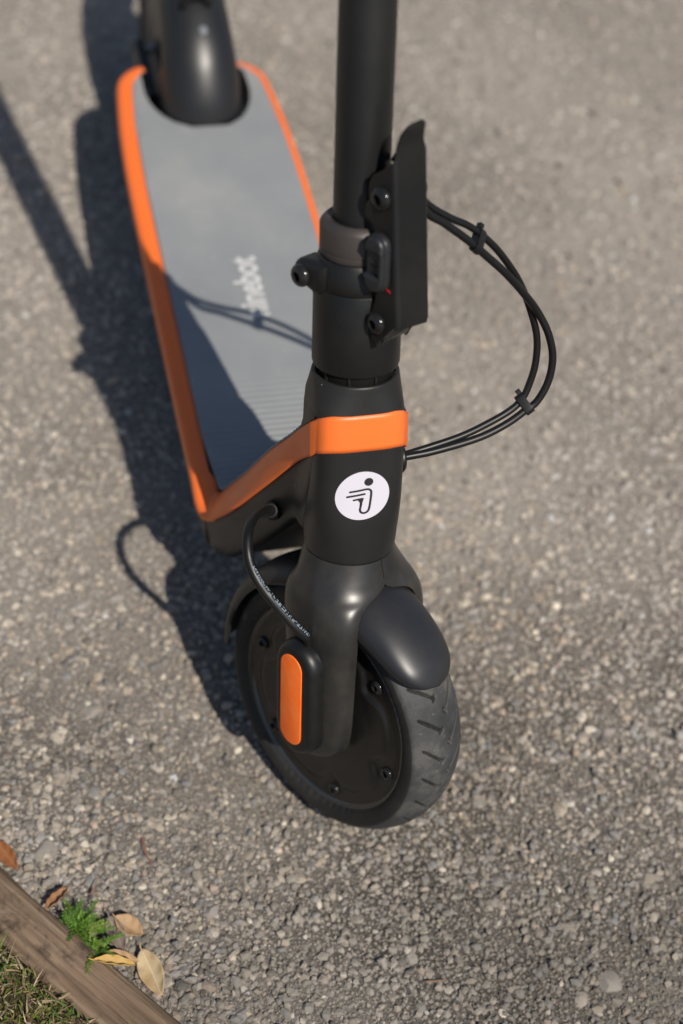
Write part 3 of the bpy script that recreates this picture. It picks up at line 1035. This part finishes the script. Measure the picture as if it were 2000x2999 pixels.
for i in range(5, len(dI)):
    if dI[i][0] > -.0722:
        break
    bl = min(1, max(0, (i - 5) / 9))
    secs.append(neck_sect(dI[i], dO[i], bl))
secs = [[np.array([q[0], -q[1], q[2]]) for q in s_] for s_ in secs]      # scooter's right side
# on the head tube: angle from -97 deg to 0, band rises to its level front part
for dg in np.concatenate([np.linspace(-57, -42, 8), np.linspace(-38, 0, 10)]):
    rise = np.clip((dg + 60) / 26, 0, 1)
    rise = 1 - (1 - rise) ** 1.6
    tin = .2866 + (.2948 - .2866) * rise
    tout = .2570 + (.2640 - .2570) * rise
    secs.append([ht_pt(tin + (tout - tin) * k, R(dg), .0006) for k in np.linspace(0, 1, NS)])
def slim(s_):
    # the trim lies narrower on the scooter's left side of the deck
    I = s_[0]
    if I[0] > -.25:
        return s_
    O = s_[-1]
    return [np.array([q[0], O[1] + (q[1] - O[1]) * .52, q[2]]) for q in s_]
mirr = [[np.array([q[0], -q[1], q[2]]) for q in slim(s_)] for s_ in secs[:-1]][::-1]
allsec = secs + mirr
trim = mesh_obj('orange_trim', *grid(allsec), M['orange'], scooter, 60, 'orange trim running round the deck edge and the head tube')
solidify(trim, .0022, -1)

# ---- rubber mat on deck and neck, with cross ribs near the front
mt = []
for i in range(len(dI) - 12, 4, -1):
    I = dI[i]
    mt.append((I[0] - .0012, I[1] - .0006, I[2] + .0002))
for x, y in [(x, y) for x, y in dInn if x < -.252]:
    mt.append((x, y - .0004, ZD - .0002))
mp = [p for p in mt]
def cut_y(x):
    k = (x + .792) / .0705
    return 0 if k >= 1 else (.0565 * math.sqrt(max(0, 1 - k * k)) if k > 0 else .0565)
# resample along x-arc so ribs have enough rows
dens = []
for a, b in zip(mp[:-1], mp[1:]):
    L = np.linalg.norm(np.array(a) - np.array(b))
    m = max(1, int(L / .0012)) if a[0] > -.33 else max(1, int(L / .006))
    for k in range(m):
        dens.append(np.array(a) * (1 - k / m) + np.array(b) * k / m)
dens.append(np.array(mp[-1]))
rows = []
arcl = 0
for i, q in enumerate(dens):
    if i:
        arcl += np.linalg.norm(q - dens[i - 1])
    tv = dens[min(i + 1, len(dens) - 1)] - dens[max(i - 1, 0)]
    nv = np.array([tv[2], 0, -tv[0]]); nv = nv / (np.linalg.norm(nv) + 1e-9)
    if nv[2] < 0: nv = -nv
    fade = np.clip((q[0] + .36) / .08, 0, 1)
    rib = .0007 * fade * (1 if (arcl % .0072) < .0040 else -.35)
    h = .0016 + rib
    cy = cut_y(q[0])
    ys = [-1, -.985, -.9, -.6, -.3, 0, .3, .6, .9, .985, 1] if cy == 0 else None
    if cy == 0:
        ex = .0100 * float(np.clip((-.235 - q[0]) / .015, 0, 1))
        rows.append([q * [1, 0, 1] + [0, (q[1] + (ex if k > 0 else 0)) * k, 0] + nv * (h if abs(k) < .99 else .0001) for k in ys])
    else:
        a0, a1 = -q[1], -min(cy, q[1] - .002)
        left = np.linspace(a0, a1, 6)
        rows.append([q * [1, 0, 1] + [0, y, 0] + nv * (h if j else .0001) for j, y in enumerate(left)] + [q * [1, 0, 1] + [0, -y + .0095 * (j + 1) / 5, 0] + nv * (h if j < 4 else .0001) for j, y in enumerate(left[::-1][1:])])
v, f = grid(rows)
# drop faces that span the cut-out
keep = []
nC = 11
for q in f:
    xs_ = np.mean([v[i][0] for i in q])
    ymid = abs(np.mean([v[i][1] for i in q]))
    if xs_ < -.7217 and ymid < .75 * cut_y(xs_):
        continue
    keep.append(q)
matt = mesh_obj('deck_mat', v, keep, M['mat'], scooter, 50)

# lettering printed on the mat
def text_mesh(body, name, length, height, place, material, parent, off=0.0):
    cu = bpy.data.curves.new(name, 'FONT')
    cu.body = body
    cu.offset = off
    cu.resolution_u = 4
    to = bpy.data.objects.new(name + '_tmp', cu)
    col.objects.link(to)
    bpy.context.view_layer.update()
    dg = bpy.context.evaluated_depsgraph_get()
    me = bpy.data.meshes.new_from_object(to.evaluated_get(dg))
    bpy.data.objects.remove(to)
    co = np.empty(len(me.vertices) * 3, np.float32)
    me.vertices.foreach_get('co', co)
    co = co.reshape(-1, 3)
    lo, hi = co.min(0), co.max(0)
    co[:, 0] = (co[:, 0] - lo[0]) / (hi[0] - lo[0]) * length
    co[:, 1] = (co[:, 1] - lo[1]) / (hi[1] - lo[1]) * height
    out = np.array([place(a, b) for a, b, _ in co], np.float32)
    me.vertices.foreach_set('co', out.ravel())
    me.name = name
    me.materials.clear()
    me.materials.append(material)
    o = bpy.data.objects.new(name, me)
    col.objects.link(o)
    o.parent = parent
    return o
text_mesh('ninebot', 'lettering', .086, .0285, lambda a, b: (-.4300 - a, .0165 - b, ZD + .00172), M['lettering'], matt, .025)

# ---- round sticker with the rider emblem
disc = MB()
stc = [(21.6 * math.cos(k) - .4, 21.9 * math.sin(k) + 224.0) for k in np.linspace(0, 2 * math.pi, 96, endpoint=False)]
def on_front(b, t, off):
    af, ab, bb, n = ht_par(t)
    bb2 = bb + off
    a = (af + off) * max(0.0, 1 - abs(b / bb2) ** n) ** (1 / n)
    return H(t, a, b)
rr_ = [[on_front((x + .4) * k / 1000 - .0004, ((y - 224) * k + 224) / 1000, .00035) for x, y in stc] for k in (1, .8, .6, .4, .2, .02)]
sticker = mesh_obj('emblem_sticker', *loft(rr_, False, True), M['white'], scooter, 60, 'round white sticker with a black rider emblem')
def stroke(pts, hw, rnd=True):
    c = np.array(catmull([np.array(q, float) for q in pts], 6))
    d = np.gradient(c, axis=0)
    d /= np.linalg.norm(d, axis=1)[:, None] + 1e-9
    nn = np.stack([-d[:, 1], d[:, 0]], 1)
    Lp, Rp = c + nn * hw, c - nn * hw
    a0 = math.atan2(-d[0, 1], -d[0, 0]); a1 = math.atan2(d[-1, 1], d[-1, 0])
    cap1 = [c[-1] + hw * np.array([math.cos(a1 + k), math.sin(a1 + k)]) for k in np.linspace(math.pi / 2, -math.pi / 2, 8)]
    cap0 = [c[0] + hw * np.array([math.cos(a0 + k), math.sin(a0 + k)]) for k in np.linspace(math.pi / 2, -math.pi / 2, 8)]
    return Lp, Rp, cap0, cap1
em = MB()
def lift(q):
    return on_front(q[0] / 1000, q[1] / 1000, .00062)
def add_stroke(pts, hw):
    Lp, Rp, c0, c1 = stroke(pts, hw)
    n = len(Lp)
    em.add([lift(q) for q in list(Lp) + list(Rp)], [(i, i + 1, n + i + 1, n + i) for i in range(n - 1)])
    for cp in (c0, c1):
        em.add([lift(q) for q in cp], [tuple(range(len(cp)))])
em.add([lift((4.2 + 3.55 * math.cos(k), 236.4 + 3.55 * math.sin(k))) for k in np.linspace(0, 2 * math.pi, 36, endpoint=False)], [tuple(range(36))])
add_stroke([(-10.4, 228.6), (-3.5, 229.1), (2.6, 229.9), (5.3, 229.2), (6.5, 226.6), (6.0, 218.2), (5.2, 212.0), (3.9, 209.4), (1.3, 208.3), (-1.1, 209.2), (-2.0, 211.3), (-1.75, 213.6), (-1.2, 217.0)], .88)
add_stroke([(-12.6, 224.4), (-5.7, 224.9), (1.2, 225.7)], .88)
add_stroke([(-7.3, 220.9), (-5.2, 221.2), (-2.2, 221.55)], .80)
em.add([lift(q) for q in [(-3.4, 222.2), (.2, 222.5), (.75, 221.9), (.4, 220.6), (-.45, 217.5), (-1.0, 214.9), (-2.5, 215.2), (-2.35, 217.4), (-2.7, 218.9), (-3.9, 220.2), (-5.2, 220.5), (-5.0, 221.6)]], [tuple(range(12))])
em.build('emblem', M['stickerblack'], sticker, None)

# ---- folding latch cover in front of the stem (steered)
BW, RC = .0172, .0042
def af_(t):
    return .0588 + (.0477 - .0588) * (t - .372) / (.500 - .372)
BK = [(.350, .0385), (.3535, .0364), (.360, .0310), (.368, .0283), (.3755, .0298), (.384, .0318), (.3925, .0350), (.4014, .0345), (.418, .0328), (.435, .0321), (.445, .0316), (.4535, .0300), (.460, .0277), (.466, .0251), (.472, .0241), (.4786, .0246), (.484, .0268), (.488, .0300), (.505, .0420), (.52, .046)]
def ab_(t):
    return float(np.interp(t, [q[0] for q in BK], [q[1] for q in BK]))
TOPF = [(-.0172, .4990), (-.0155, .5005), (-.0135, .5060), (-.0118, .5130), (-.0098, .5195), (-.0065, .5235), (-.002, .5250), (.004, .5258), (.0085, .5250), (.0108, .5200), (.0114, .5130), (.0128, .5080), (.0152, .5040), (.0172, .5015)]
def top_(b):
    return float(np.interp(b, [q[0] for q in TOPF], [q[1] for q in TOPF]))
NT = 64
def cover_cols():
    cols = []
    # left wall, back edge -> front
    for fr in np.linspace(0, 1, 12):
        cols.append(('side', -1, fr))
    for k in np.linspace(0, math.pi / 2, 7)[1:]:
        cols.append(('cor', -1, k))
    for b in np.linspace(-BW + RC, BW - RC, 26)[1:]:
        cols.append(('front', 0, b))
    for k in np.linspace(math.pi / 2, 0, 7)[1:]:
        cols.append(('cor', 1, k))
    for fr in np.linspace(1, 0, 12)[1:]:
        cols.append(('side', 1, fr))
    return cols
def cover():
    P = []
    for kind, sg, q in cover_cols():
        line = []
        for j in range(NT):
            k = j / (NT - 1)
            if kind == 'side':
                # lower rim runs from the pointed tip at the back up to the front corner
                tb = .3535 + (.3760 - .3535) * q ** 1.2 if q > .0 else .3535
                tt = .4865 + (.4985 - .4865) * q ** .8
                t = tb + (tt - tb) * k
                a = ab_(t) + (af_(t) - RC - ab_(t)) * q
                b = sg * BW
            elif kind == 'cor':
                t = .376 + ((top_(sg * (BW - RC * (1 - math.cos(q)))) - .376)) * k
                a = af_(t) - RC + RC * math.sin(q)
                b = sg * (BW - RC + RC * math.cos(q))
            else:
                tb = .376 - .003 * (q / BW * .5 + .5)
                t = tb + (top_(q) - tb) * k
                a = af_(t)
                b = q
            # lip at the very top curls forward
            lip = max(0, (t - .508) / .017)
            a += .006 * lip * lip
            line.append(S(t, a, b))
        P.append(line)
    o = mesh_obj('latch_cover', *grid(P), M['plastic'], scooter, 45)
    solidify(o, .0026, -1)
    bv = o.modifiers.new('bev', 'BEVEL')
    bv.width = .0007
    bv.segments = 2
    bv.limit_method = 'ANGLE'
    bv.angle_limit = R(50)
    return o
latch = cover()
for sg in (-1, 1):
    for t, a in ((.4713, .0372), (.3745, .0372)):
        dome_bolt(S(t, a, sg * (BW + .0014)), W1 * sg, .0090 if t > .4 else .0084, latch, M['gloss'], .5)
# latch core between the cover walls
core = MB()
core.add(*prism([(.022, .4400), (.044, .4400), (.046, .3700), (.040, .3580), (.030, .3600), (.026, .3800)], P0 + W1 * -.0135, V1, U, W1, .027, .002, 3))
core.add(*prism([(.014, .4560), (.026, .4720), (.040, .4900), (.044, .4400), (.014, .4400)], P0 + W1 * -.0125, V1, U, W1, .025, .002, 3))
core.build('latch_core', M['gloss'], latch, 40)
# sliding release with end bumps
btn = MB()
oB = S(.4235, .0385, -BW - .0002)
st = stadium(.0100, .0226)
btn.add(*prism(st, oB, V1, U, -W1, .0048, .0018, 4))
cap_t = [(.0088 * math.cos(k), .0120 + .0094 * math.sin(k)) for k in np.linspace(0, math.pi, 16)] + [(-.0088, .0085), (.0088, .0085)]
cap_b = [(.0088 * math.cos(k), -.0120 + .0094 * math.sin(k)) for k in np.linspace(math.pi, 2 * math.pi, 16)] + [(.0088, -.0090), (-.0088, -.0090)]
btn.add(*prism(cap_t, oB - W1 * .0030, V1, U, -W1, .0056, .0026, 5))
btn.add(*prism(cap_b, oB - W1 * .0030, V1, U, -W1, .0056, .0026, 5))
btn.add(*prism([(.0052, -.010), (.0088, -.010), (.0088, .010), (.0052, .010)], oB - W1 * .0030, V1, U, -W1, .0050, .0014, 4))
button = btn.build('release_slider', M['fender'], latch, 40)
dome_bolt(oB - W1 * .0046 + V1 * -.0012 - U * .001, -W1, .0030, button, M['gloss'], .4, 'screw')
mesh_obj('red_mark', *prism([(.0440, .4046), (.0495, .4025), (.0495, .4036), (.0440, .4058)], P0 - W1 * (BW - .0002), V1, U, -W1, .0005), M['red'], latch, None)

# ---- fork: two moulded halves meeting on the centre line (steered)
FK = [  # t, centre a, half depth A, outer b, inner b, exponent
    (.1585, .0000, .0360, .0360, .0003, 2.0), (.1560, .0000, .0368, .0370, .0003, 2.0), (.1500, .0006, .0378, .0392, .0003, 2.05), (.1440, .0015, .0385, .0420, .0003, 2.1),
    (.1370, .0028, .0390, .0458, .0004, 2.2), (.1320, .0036, .0393, .0480, .0080, 2.25), (.1270, .0044, .0395, .0500, .0215, 2.3), (.1210, .0055, .0396, .0518, .0290, 2.35), (.1130, .0068, .0394, .0534, .0326, 2.45),
    (.1000, .0082, .0386, .0548, .0335, 2.6), (.0850, .0094, .0374, .0556, .0338, 2.7), (.0650, .0104, .0358, .0560, .0340, 2.8), (.0400, .0108, .0346, .0560, .0340, 2.9), (.0150, .0108, .0338, .0558, .0340, 2.9),
    (-.0030, .0104, .0326, .0554, .0342, 2.8), (-.0150, .0100, .0296, .0548, .0344, 2.6), (-.0230, .0096, .0240, .0538, .0348, 2.4), (-.0270, .0094, .0160, .0522, .0356, 2.2), (-.0285, .0092, .0070, .0500, .0370, 2.0)]
def fork_half(sg):
    rows_ = []
    for i in range(len(FK) - 1):
        m = 6
        p0 = FK[max(i - 1, 0)]; p1 = FK[i]; p2 = FK[i + 1]; p3 = FK[min(i + 2, len(FK) - 1)]
        h_ = p2[0] - p1[0]
        for k in range(m):
            q = k / m
            row_ = []
            for j in range(6):
                d1 = (p2[j] - p0[j]) / ((p2[0] - p0[0]) or 1) * h_
                d2 = (p3[j] - p1[j]) / ((p3[0] - p1[0]) or 1) * h_
                if (p1[j] - p0[j]) * (p2[j] - p1[j]) < 0: d1 = 0
                if (p2[j] - p1[j]) * (p3[j] - p2[j]) < 0: d2 = 0
                row_.append((2 * q ** 3 - 3 * q * q + 1) * p1[j] + (q ** 3 - 2 * q * q + q) * d1 + (-2 * q ** 3 + 3 * q * q) * p2[j] + (q ** 3 - q * q) * d2)
            rows_.append(row_)
    rows_.append(list(FK[-1]))
    rings = []
    for t, ac, A, bo, bi, n in rows_:
        ring_ = []
        for k in np.linspace(0, math.pi, 40):
            c, s = math.cos(k), math.sin(k)
            aa = ac + A * math.copysign(abs(c) ** (2 / n), c)
            bb = bi + (bo - bi) * abs(s) ** (2 / n)
            ring_.append(S(t, aa, sg * bb))
        for k in np.linspace(-1, 1, 8)[1:-1]:
            ring_.append(S(t, ac + A * .985 * k, sg * bi))
        rings.append(ring_)
    return mesh_obj('fork_half', *loft(rings), M['fork'], scooter, 40)
for sg in (-1, 1):
    fork_half(sg)
mesh_obj('steerer', *lathe([(.030, .138), (.030, .165)], P0, U, 48), M['hole'], scooter)

# axle covers with orange reflectors on both outer faces
def axle_cover(sg):
    o = S(.0345, .0072, sg * .0545)
    big = stadium(.0232, .0560, 20)
    rings = []
    for k in np.linspace(0, 1, 9):
        th = k * math.pi / 2
        sh_ = .0066 * (1 - math.cos(th))
        hgt = .0035 + .0095 * math.sin(th)
        rings.append([o + V1 * x * (1 - sh_ / .0232) + U * y * (1 - sh_ / .056) + W1 * sg * hgt for x, y in big])
    rings = [[o + V1 * x + U * y - W1 * sg * .004 for x, y in big]] + rings
    c = mesh_obj('axle_cover', *loft(rings), M['plastic'], scooter, 40)
    mesh_obj('reflector', *prism(stadium(.0124, .0455, 20), o + W1 * sg * .0128 - V1 * .0014, V1, U, W1 * sg, .0010, .0006, 3), M['reflector'], c, 40)
for sg in (-1, 1):
    axle_cover(sg)

# ---- front mudguard
CW = (-.0021, 0.0)
def wheel_pt(rho, beta, b):
    return S(CW[1] + rho * math.sin(beta), CW[0] + rho * math.cos(beta), b)
def fender_front():
    P = []
    nb, ns = 54, 45
    B1, B0 = R(80), R(33.5)
    for i in range(nb):
        k = i / (nb - 1)
        beta = B1 + (B0 - B1) * (1 - (1 - k) ** 1.5 if False else k)
        e = max(0.0, 1 - k ** 7.0)
        hw = .0352 * (e ** .5) * (1 - .14 * k) + .0008
        rc = .1382 - .0038 * k ** 1.3 - .004 * (max(0, k - .8) / .2) ** 2
        drop = (.0165 * (1 - k) ** .8 + .0165) * (hw / .0362) ** 1.1
        row = []
        for j in range(ns):
            s = j / (ns - 1) * 2 - 1
            th = s * math.pi / 2
            bb = hw * math.copysign(abs(math.sin(th)) ** .86, s)
            cs = max(0.0, math.cos(th))
            rho = rc - drop * (.30 * abs(s) ** 1.3 + .70 * (1 - cs ** .62))
            row.append(wheel_pt(rho, beta, bb))
        P.append(row)
    o = mesh_obj('front_mudguard', *grid(P), M['fender'], scooter, 60)
    solidify(o, .0022, -1)
    return o
fender_front()
def fender_rear():
    P = []
    for i in range(36):
        k = i / 35
        beta = R(104) + R(74) * k
        hw = .0335 - .003 * k
        rc = .131 - .001 * k
        row = []
        for j in range(23):
            s = j / 22 * 2 - 1
            th = s * math.pi / 2
            row.append(wheel_pt(rc - .016 * (1 - math.cos(th) ** .8), beta, hw * math.sin(th)))
        P.append(row)
    o = mesh_obj('rear_mudguard_flap', *grid(P), M['black'], scooter, 60)
    solidify(o, .0024, -1)
fender_rear()
mesh_obj('yellow_speck', *lathe([(.0008, 0), (.0009, .0004), (.0003, .0008)], wheel_pt(.1305, R(36.5), -.003), wheel_pt(.2, R(36.5), -.003) - wheel_pt(.1, R(36.5), -.003), 8), M['yellow'], scooter)

# ---- wheels
def wheel(center, ea, eu, ew, name, parent, sc=1.0):
    """ea forward, eu up, ew left"""
    root = bpy.data.objects.new(name, None)
    root.empty_display_size = .05
    col.objects.link(root)
    root.parent = parent
    C = np.array(center)
    ea, eu = ea * sc, eu * sc
    RT = .1229
    prof = [(-.0205, .0930), (-.0235, .0950), (-.0262, .0978), (-.0280, .1005), (-.0291, .1040), (-.0295, .1075), (-.0291, .1102), (-.0283, .1118), (-.0268, .1137), (-.0232, .1163), (-.0185, .1189), (-.0132, .1209), (-.0075, .1223), (0, .1229)]
    prof = prof + [(-b, r) for b, r in prof[::-1][1:]]
    pf = np.array(catmull([np.array(q) for q in prof], 6))
    na = 1100
    Vv = np.empty((na, len(pf), 3))
    Cw = np.zeros((na, len(pf), 3))
    ang = np.linspace(0, 2 * math.pi, na, endpoint=False)
    for j, (b, r) in enumerate(pf):
        dep = np.zeros(na)
        if abs(b) < .0275 and r > .108:
            # slanted grooves either side, pitch 13 per quarter turn, plus short sipes by the middle
            PT = .0297
            for sg in (-1, 1):
                q = sg * b
                ph = (ang * RT + (0.0 if sg < 0 else .0140)) % PT
                if .0035 < q < .0225:
                    cc = .0040 + (q - .0035) * (.92 if sg < 0 else 1.25)
                    d = np.abs(ph - cc)
                    en = min(1, (q - .0035) / .002) * min(1, (.0225 - q) / .003)
                    dep += .0042 * np.clip((1 - d / .0017) * 1.6, 0, 1) * en
                if .0020 < q < .0062:
                    cc = .0044 + (.0041 - q) * 1.0
                    d = np.abs(ph - cc)
                    en = min(1, (q - .0020) / .001) * min(1, (.0062 - q) / .001)
                    dep += .0050 * np.clip((1 - d / .0026) * 1.6, 0, 1) * en
        if .0962 < r < .1010 and b < 0:      # raised moulded marks on the side wall
            msk = ((np.floor(ang * 58) * 7919) % 5 < 2) & (np.sin(ang * 3.0) > .2)
            dep -= .0006 * msk
        Cw[:, j, :] = (float(np.clip((r - .1105) / .0016, 0, 1)) * np.clip(1 - dep / .0012, 0, 1))[:, None]
        rr = r - dep
        Vv[:, j, :] = C + np.cos(ang)[:, None] * rr[:, None] * ea + np.sin(ang)[:, None] * rr[:, None] * eu + b * ew
    n = len(pf)
    idx = np.arange(na * n).reshape(na, n)
    F = np.stack([idx[:, :-1], np.roll(idx, -1, 0)[:, :-1], np.roll(idx, -1, 0)[:, 1:], idx[:, 1:]], -1).reshape(-1, 4)
    fast_mesh('tyre', Vv.reshape(-1, 3), F, M['tyre'], root, Cw.reshape(-1, 3), True)
    rim = MB()
    for sg in (-1, 1):
        rim.add(*lathe([(q_ * sc, h_) for q_, h_ in [(.0900, .0200), (.0930, .0240), (.0952, .0256), (.0965, .0258), (.0974, .0250), (.0970, .0225)]], C, ew * sg, 128, False, False))
    rim.build('rim', M['rim'], root, 50)
    for sg in (-1, 1):
        # cover plate with a pressed ring that dips round each bolt
        P = []
        rads = np.concatenate([np.linspace(.004, .056, 8), np.linspace(.060, .0958, 26)])
        A = np.linspace(0, 2 * math.pi, 181)
        off = R(42.5) if sg < 0 else R(20)
        for r in rads:
            row = []
            for a in A:
                near = abs(((a - off + math.pi / 6) % (math.pi / 3)) - math.pi / 6)
                dip = math.exp(-(near / .17) ** 2)
                rg = .0800 - .0135 * dip
                z = .0236 + .0034 * (1 / (1 + math.exp((r - rg) / .0011)))
                z += .0016 * (1 / (1 + math.exp((r - .052) / .002)))
                row.append(C + ea * r * math.cos(a) + eu * r * math.sin(a) + ew * sg * z)
            P.append(row)
        cp = mesh_obj('hub_cover', *grid(P), M['hub'], root, 60)
        for k in range(6):
            a = off + k * math.pi / 3
            dome_bolt(C + .0830 * (ea * math.cos(a) + eu * math.sin(a)) + ew * sg * .0246, ew * sg, .0062, cp, M['gloss'], .4)
    mesh_obj('axle', *lathe([(.006, -.052), (.006, .052)], C, ew, 24), M['alu'], root)
    return root
CB_ = R(1.5)
fwheel = wheel(S(-.0026, -.002, .002), V1, math.cos(CB_) * U + math.sin(CB_) * W1, math.cos(CB_) * W1 - math.sin(CB_) * U, 'front_wheel', scooter, .98)
rwheel = wheel((-.905, 0, .1229), np.array([1.0, 0, 0]), np.array([0, 0, 1.0]), np.array([0, 1.0, 0]), 'rear_wheel', scooter)

# rear wheel arms and rear mudguard
for sg in (-1, 1):
    mesh_obj('rear_arm', *prism([(-.80, .106), (-.80, .140), (-.905, .136), (-.918, .123), (-.905, .110)], (0, sg * .040, 0), (1, 0, 0), (0, 0, 1), (0, sg * 1.0, 0), .012, .003), M['black'], scooter, 40)
def rear_guard():
    P = []
    cx, cz = -.905, .1229
    path = [(-.7235, .1470), (-.7250, .1590), (-.7320, .1760), (-.7450, .1960), (-.7610, .2150), (-.7830, .2330), (-.8100, .2475), (-.8420, .2580), (-.8780, .2630), (-.9150, .2620), (-.9520, .2540), (-.9900, .2390), (-1.025, .2180), (-1.050, .1950)]
    pc = catmull([np.array([x, 0, z]) for x, z in path], 4)
    hwk = [0, .08, .2, .4, .6, 1.0]
    hwv = [.0470, .0465, .0438, .0388, .0350, .0300]
    for i, c in enumerate(pc):
        k = i / (len(pc) - 1)
        hw = float(np.interp(k, hwk, hwv))
        tv = pc[min(i + 1, len(pc) - 1)] - pc[max(i - 1, 0)]
        nv = np.array([tv[2], 0, -tv[0]]); nv /= np.linalg.norm(nv)
        if nv[2] < 0 or (abs(nv[2]) < .2 and nv[0] < 0): nv = -nv
        back = float(np.interp(k, [0, .12, .3, 1], [.055, .052, .040, .030]))
        row = []
        for j in range(31):
            s = j / 30 * 2 - 1
            th = s * math.pi / 2
            row.append(c - nv * back * (1 - math.cos(th) ** .8) + np.array([0, .003 + hw * math.sin(th), 0]))
        P.append(row)
    o = mesh_obj('rear_mudguard', *grid(P), M['rearguard'], scooter, 60)
    solidify(o, .0024, -1)
    q = np.array([-.7835, .005, .2345])
    mesh_obj('screw', *lathe([(.0052, -.002), (.0052, .0008), (.004, .0016)], q, (.45, 0, .9), 20), M['alu'], o)
    hk = tube([(-.808, -.014, .2460), (-.812, -.008, .2545), (-.813, .002, .2565), (-.812, .010, .2545), (-.809, .016, .2460)], .0040, 10, 4)
    mesh_obj('hook_catch', *hk, M['hole'], o)
rear_guard()
# fill plate under the cut-out, dark well
mesh_obj('wheel_well', *prism([(-.836, -.052), (-.738, -.052), (-.724, -.03), (-.721, 0), (-.724, .03), (-.738, .052), (-.836, .052)], (0, 0, .1005), (1, 0, 0), (0, 1, 0), (0, 0, 1), .006), M['hole'], scooter, None)

# kickstand folded down on the scooter's left
ks = mesh_obj('kickstand', *tube([(-.320, .080, .104), (-.322, .088, .088), (-.324, .114, .040), (-.326, .132, .008)], .0055, 12, 5), M['black'], scooter)
mesh_obj('foot', *tube([(-.3255, .130, .013), (-.3265, .135, .006), (-.327, .138, .0025)], .0075, 12, 3), M['foot'], ks)

# ---- cables
CA = [(-0.1292, 0.0432, 0.5542), (-0.1285, 0.0617, 0.5386), (-0.1271, 0.0824, 0.5208), (-0.1269, 0.0966, 0.5065), (-0.1247, 0.1166, 0.4865), (-0.1225, 0.1336, 0.4663), (-0.1208, 0.1473, 0.4477), (-0.1139, 0.1577, 0.4296), (-0.1064, 0.1631, 0.4097), (-0.099, 0.1611, 0.3902), (-0.093, 0.1532, 0.3748), (-0.0902, 0.1444, 0.3687), (-0.0849, 0.1281, 0.3599), (-0.0795, 0.1042, 0.3523), (-0.0749, 0.0677, 0.347), (-0.0734, 0.0420, 0.3449)]
CB = [(-0.1362, 0.0446, 0.5562), (-0.1355, 0.065, 0.5394), (-0.1363, 0.0838, 0.5274), (-0.1357, 0.1016, 0.5111), (-0.1345, 0.1165, 0.493), (-0.1315, 0.1321, 0.4694), (-0.1254, 0.1441, 0.4436), (-0.1173, 0.1508, 0.4221), (-0.1092, 0.1512, 0.4008), (-0.1025, 0.1471, 0.3833), (-0.0982, 0.1422, 0.3732), (-0.0939, 0.1332, 0.3662), (-0.0885, 0.1146, 0.3591), (-0.0828, 0.0872, 0.351), (-0.0766, 0.0422, 0.3434)]
STEMIN = [S(.49, .020, .010), S(.482, .030, .018)]
for nm, pts, r in (('brake_cable', CA, .0031), ('control_cable', CB, .0029)):
    mesh_obj(nm, *tube([np.array(q) for q in ([STEMIN[0], STEMIN[1]] + pts)], r, 14, 8), M['cable'], scooter, 40)
def clip(a, b, c):
    a, b = np.array(a), np.array(b)
    m = (a + b) / 2
    d = np.array(c); d = d / np.linalg.norm(d)
    e = b - a; L = np.linalg.norm(e); e = e / L
    e -= d * (e @ d); e /= np.linalg.norm(e)
    g = np.cross(d, e)
    o = mesh_obj('cable_clip', *prism(stadium(.0041, L / 2 + .0046, 10), m - d * .0036, g, e, d, .0072, .0008, 2), M['plastic'], scooter, 40)
    mesh_obj('tab', *prism([(-.002, -.002), (.002, -.002), (.002, .002), (-.002, .002)], m - d * .002 + e * (L / 2 + .0035), g, d, e, .0045, .0006, 2), M['plastic'], o)
clip(np.array(CA[2]) * .5 + np.array(CA[3]) * .5, np.array(CB[2]) * .55 + np.array(CB[3]) * .45, np.array(CA[3]) - np.array(CA[2]))
clip(CA[11], CB[10], np.array(CA[12]) - np.array(CA[10]))
mesh_obj('grommet', *lathe([(.0125, -.004), (.0125, .0015), (.0105, .0035), (.0060, .0040)], (-.0745, .0385, .344), (0, 1, 0), 28), M['cable'], scooter)

PC = [(158.0, -76, -14.0), (163.3, -69.9, -20.0), (167.5, -66.7, -30.0), (173.4, -60.5, -46.0), (174.8, -52.5, -60.0), (172.4, -44.6, -70.0), (165.9, -38.3, -76.0), (157.9, -32.5, -79.0), (150.1, -26.1, -80.0), (142.2, -19.6, -79.0), (134.0, -11.3, -77.0), (122.2, -2.5, -72.0), (109.9, 6.2, -66.0), (100.2, 11.3, -60.0), (94.0, 12.5, -56.5), (82.0, 12.5, -55.0)]
pcw = [S(*[k / 1000 for k in q]) for q in PC]
pcab = mesh_obj('motor_cable', *tube(pcw, .0043, 18, 8), M['cable'], scooter, 40)
# pale printed marks along the motor cable
cl = catmull(pcw, 40)
ink = MB()
viewd = np.array([CAM.x, CAM.y, CAM.z])
rr = random.Random(3)
i0, i1 = int(len(cl) * .50), int(len(cl) * .885)
i = i0
while i < i1:
    c = cl[i]
    d = cl[i + 1] - cl[i - 1]; d /= np.linalg.norm(d)
    upd = np.array([.18, .28, .94]); upd -= d * (upd @ d); upd /= np.linalg.norm(upd)
    sd_ = np.cross(d, upd)
    kind = rr.random()
    seg = rr.choice((1, 2, 2, 3))
    for part in range(3):
        if rr.random() < .42: continue
        a0 = -.30 + part * .22
        pts = []
        for q in (0, 1):
            for an in (a0, a0 + .17):
                nn = upd * math.cos(an) + sd_ * math.sin(an)
                pts.append(cl[min(i + q * seg, len(cl) - 1)] + nn * .00440)
        ink.add(pts, [(0, 1, 3, 2)])
    i += seg + (1 if rr.random() < .75 else 4)
ink.build('printed_marks', M['ink'], pcab, None)
mesh_obj('cable_sleeve', *lathe([(.0085, -.004), (.0085, .002), (.0070, .006), (.0062, .010), (.0045, .0105)], pcw[0] * .6 + pcw[1] * .4, pcw[2] - pcw[0], 24), M['cable'], scooter, 40)
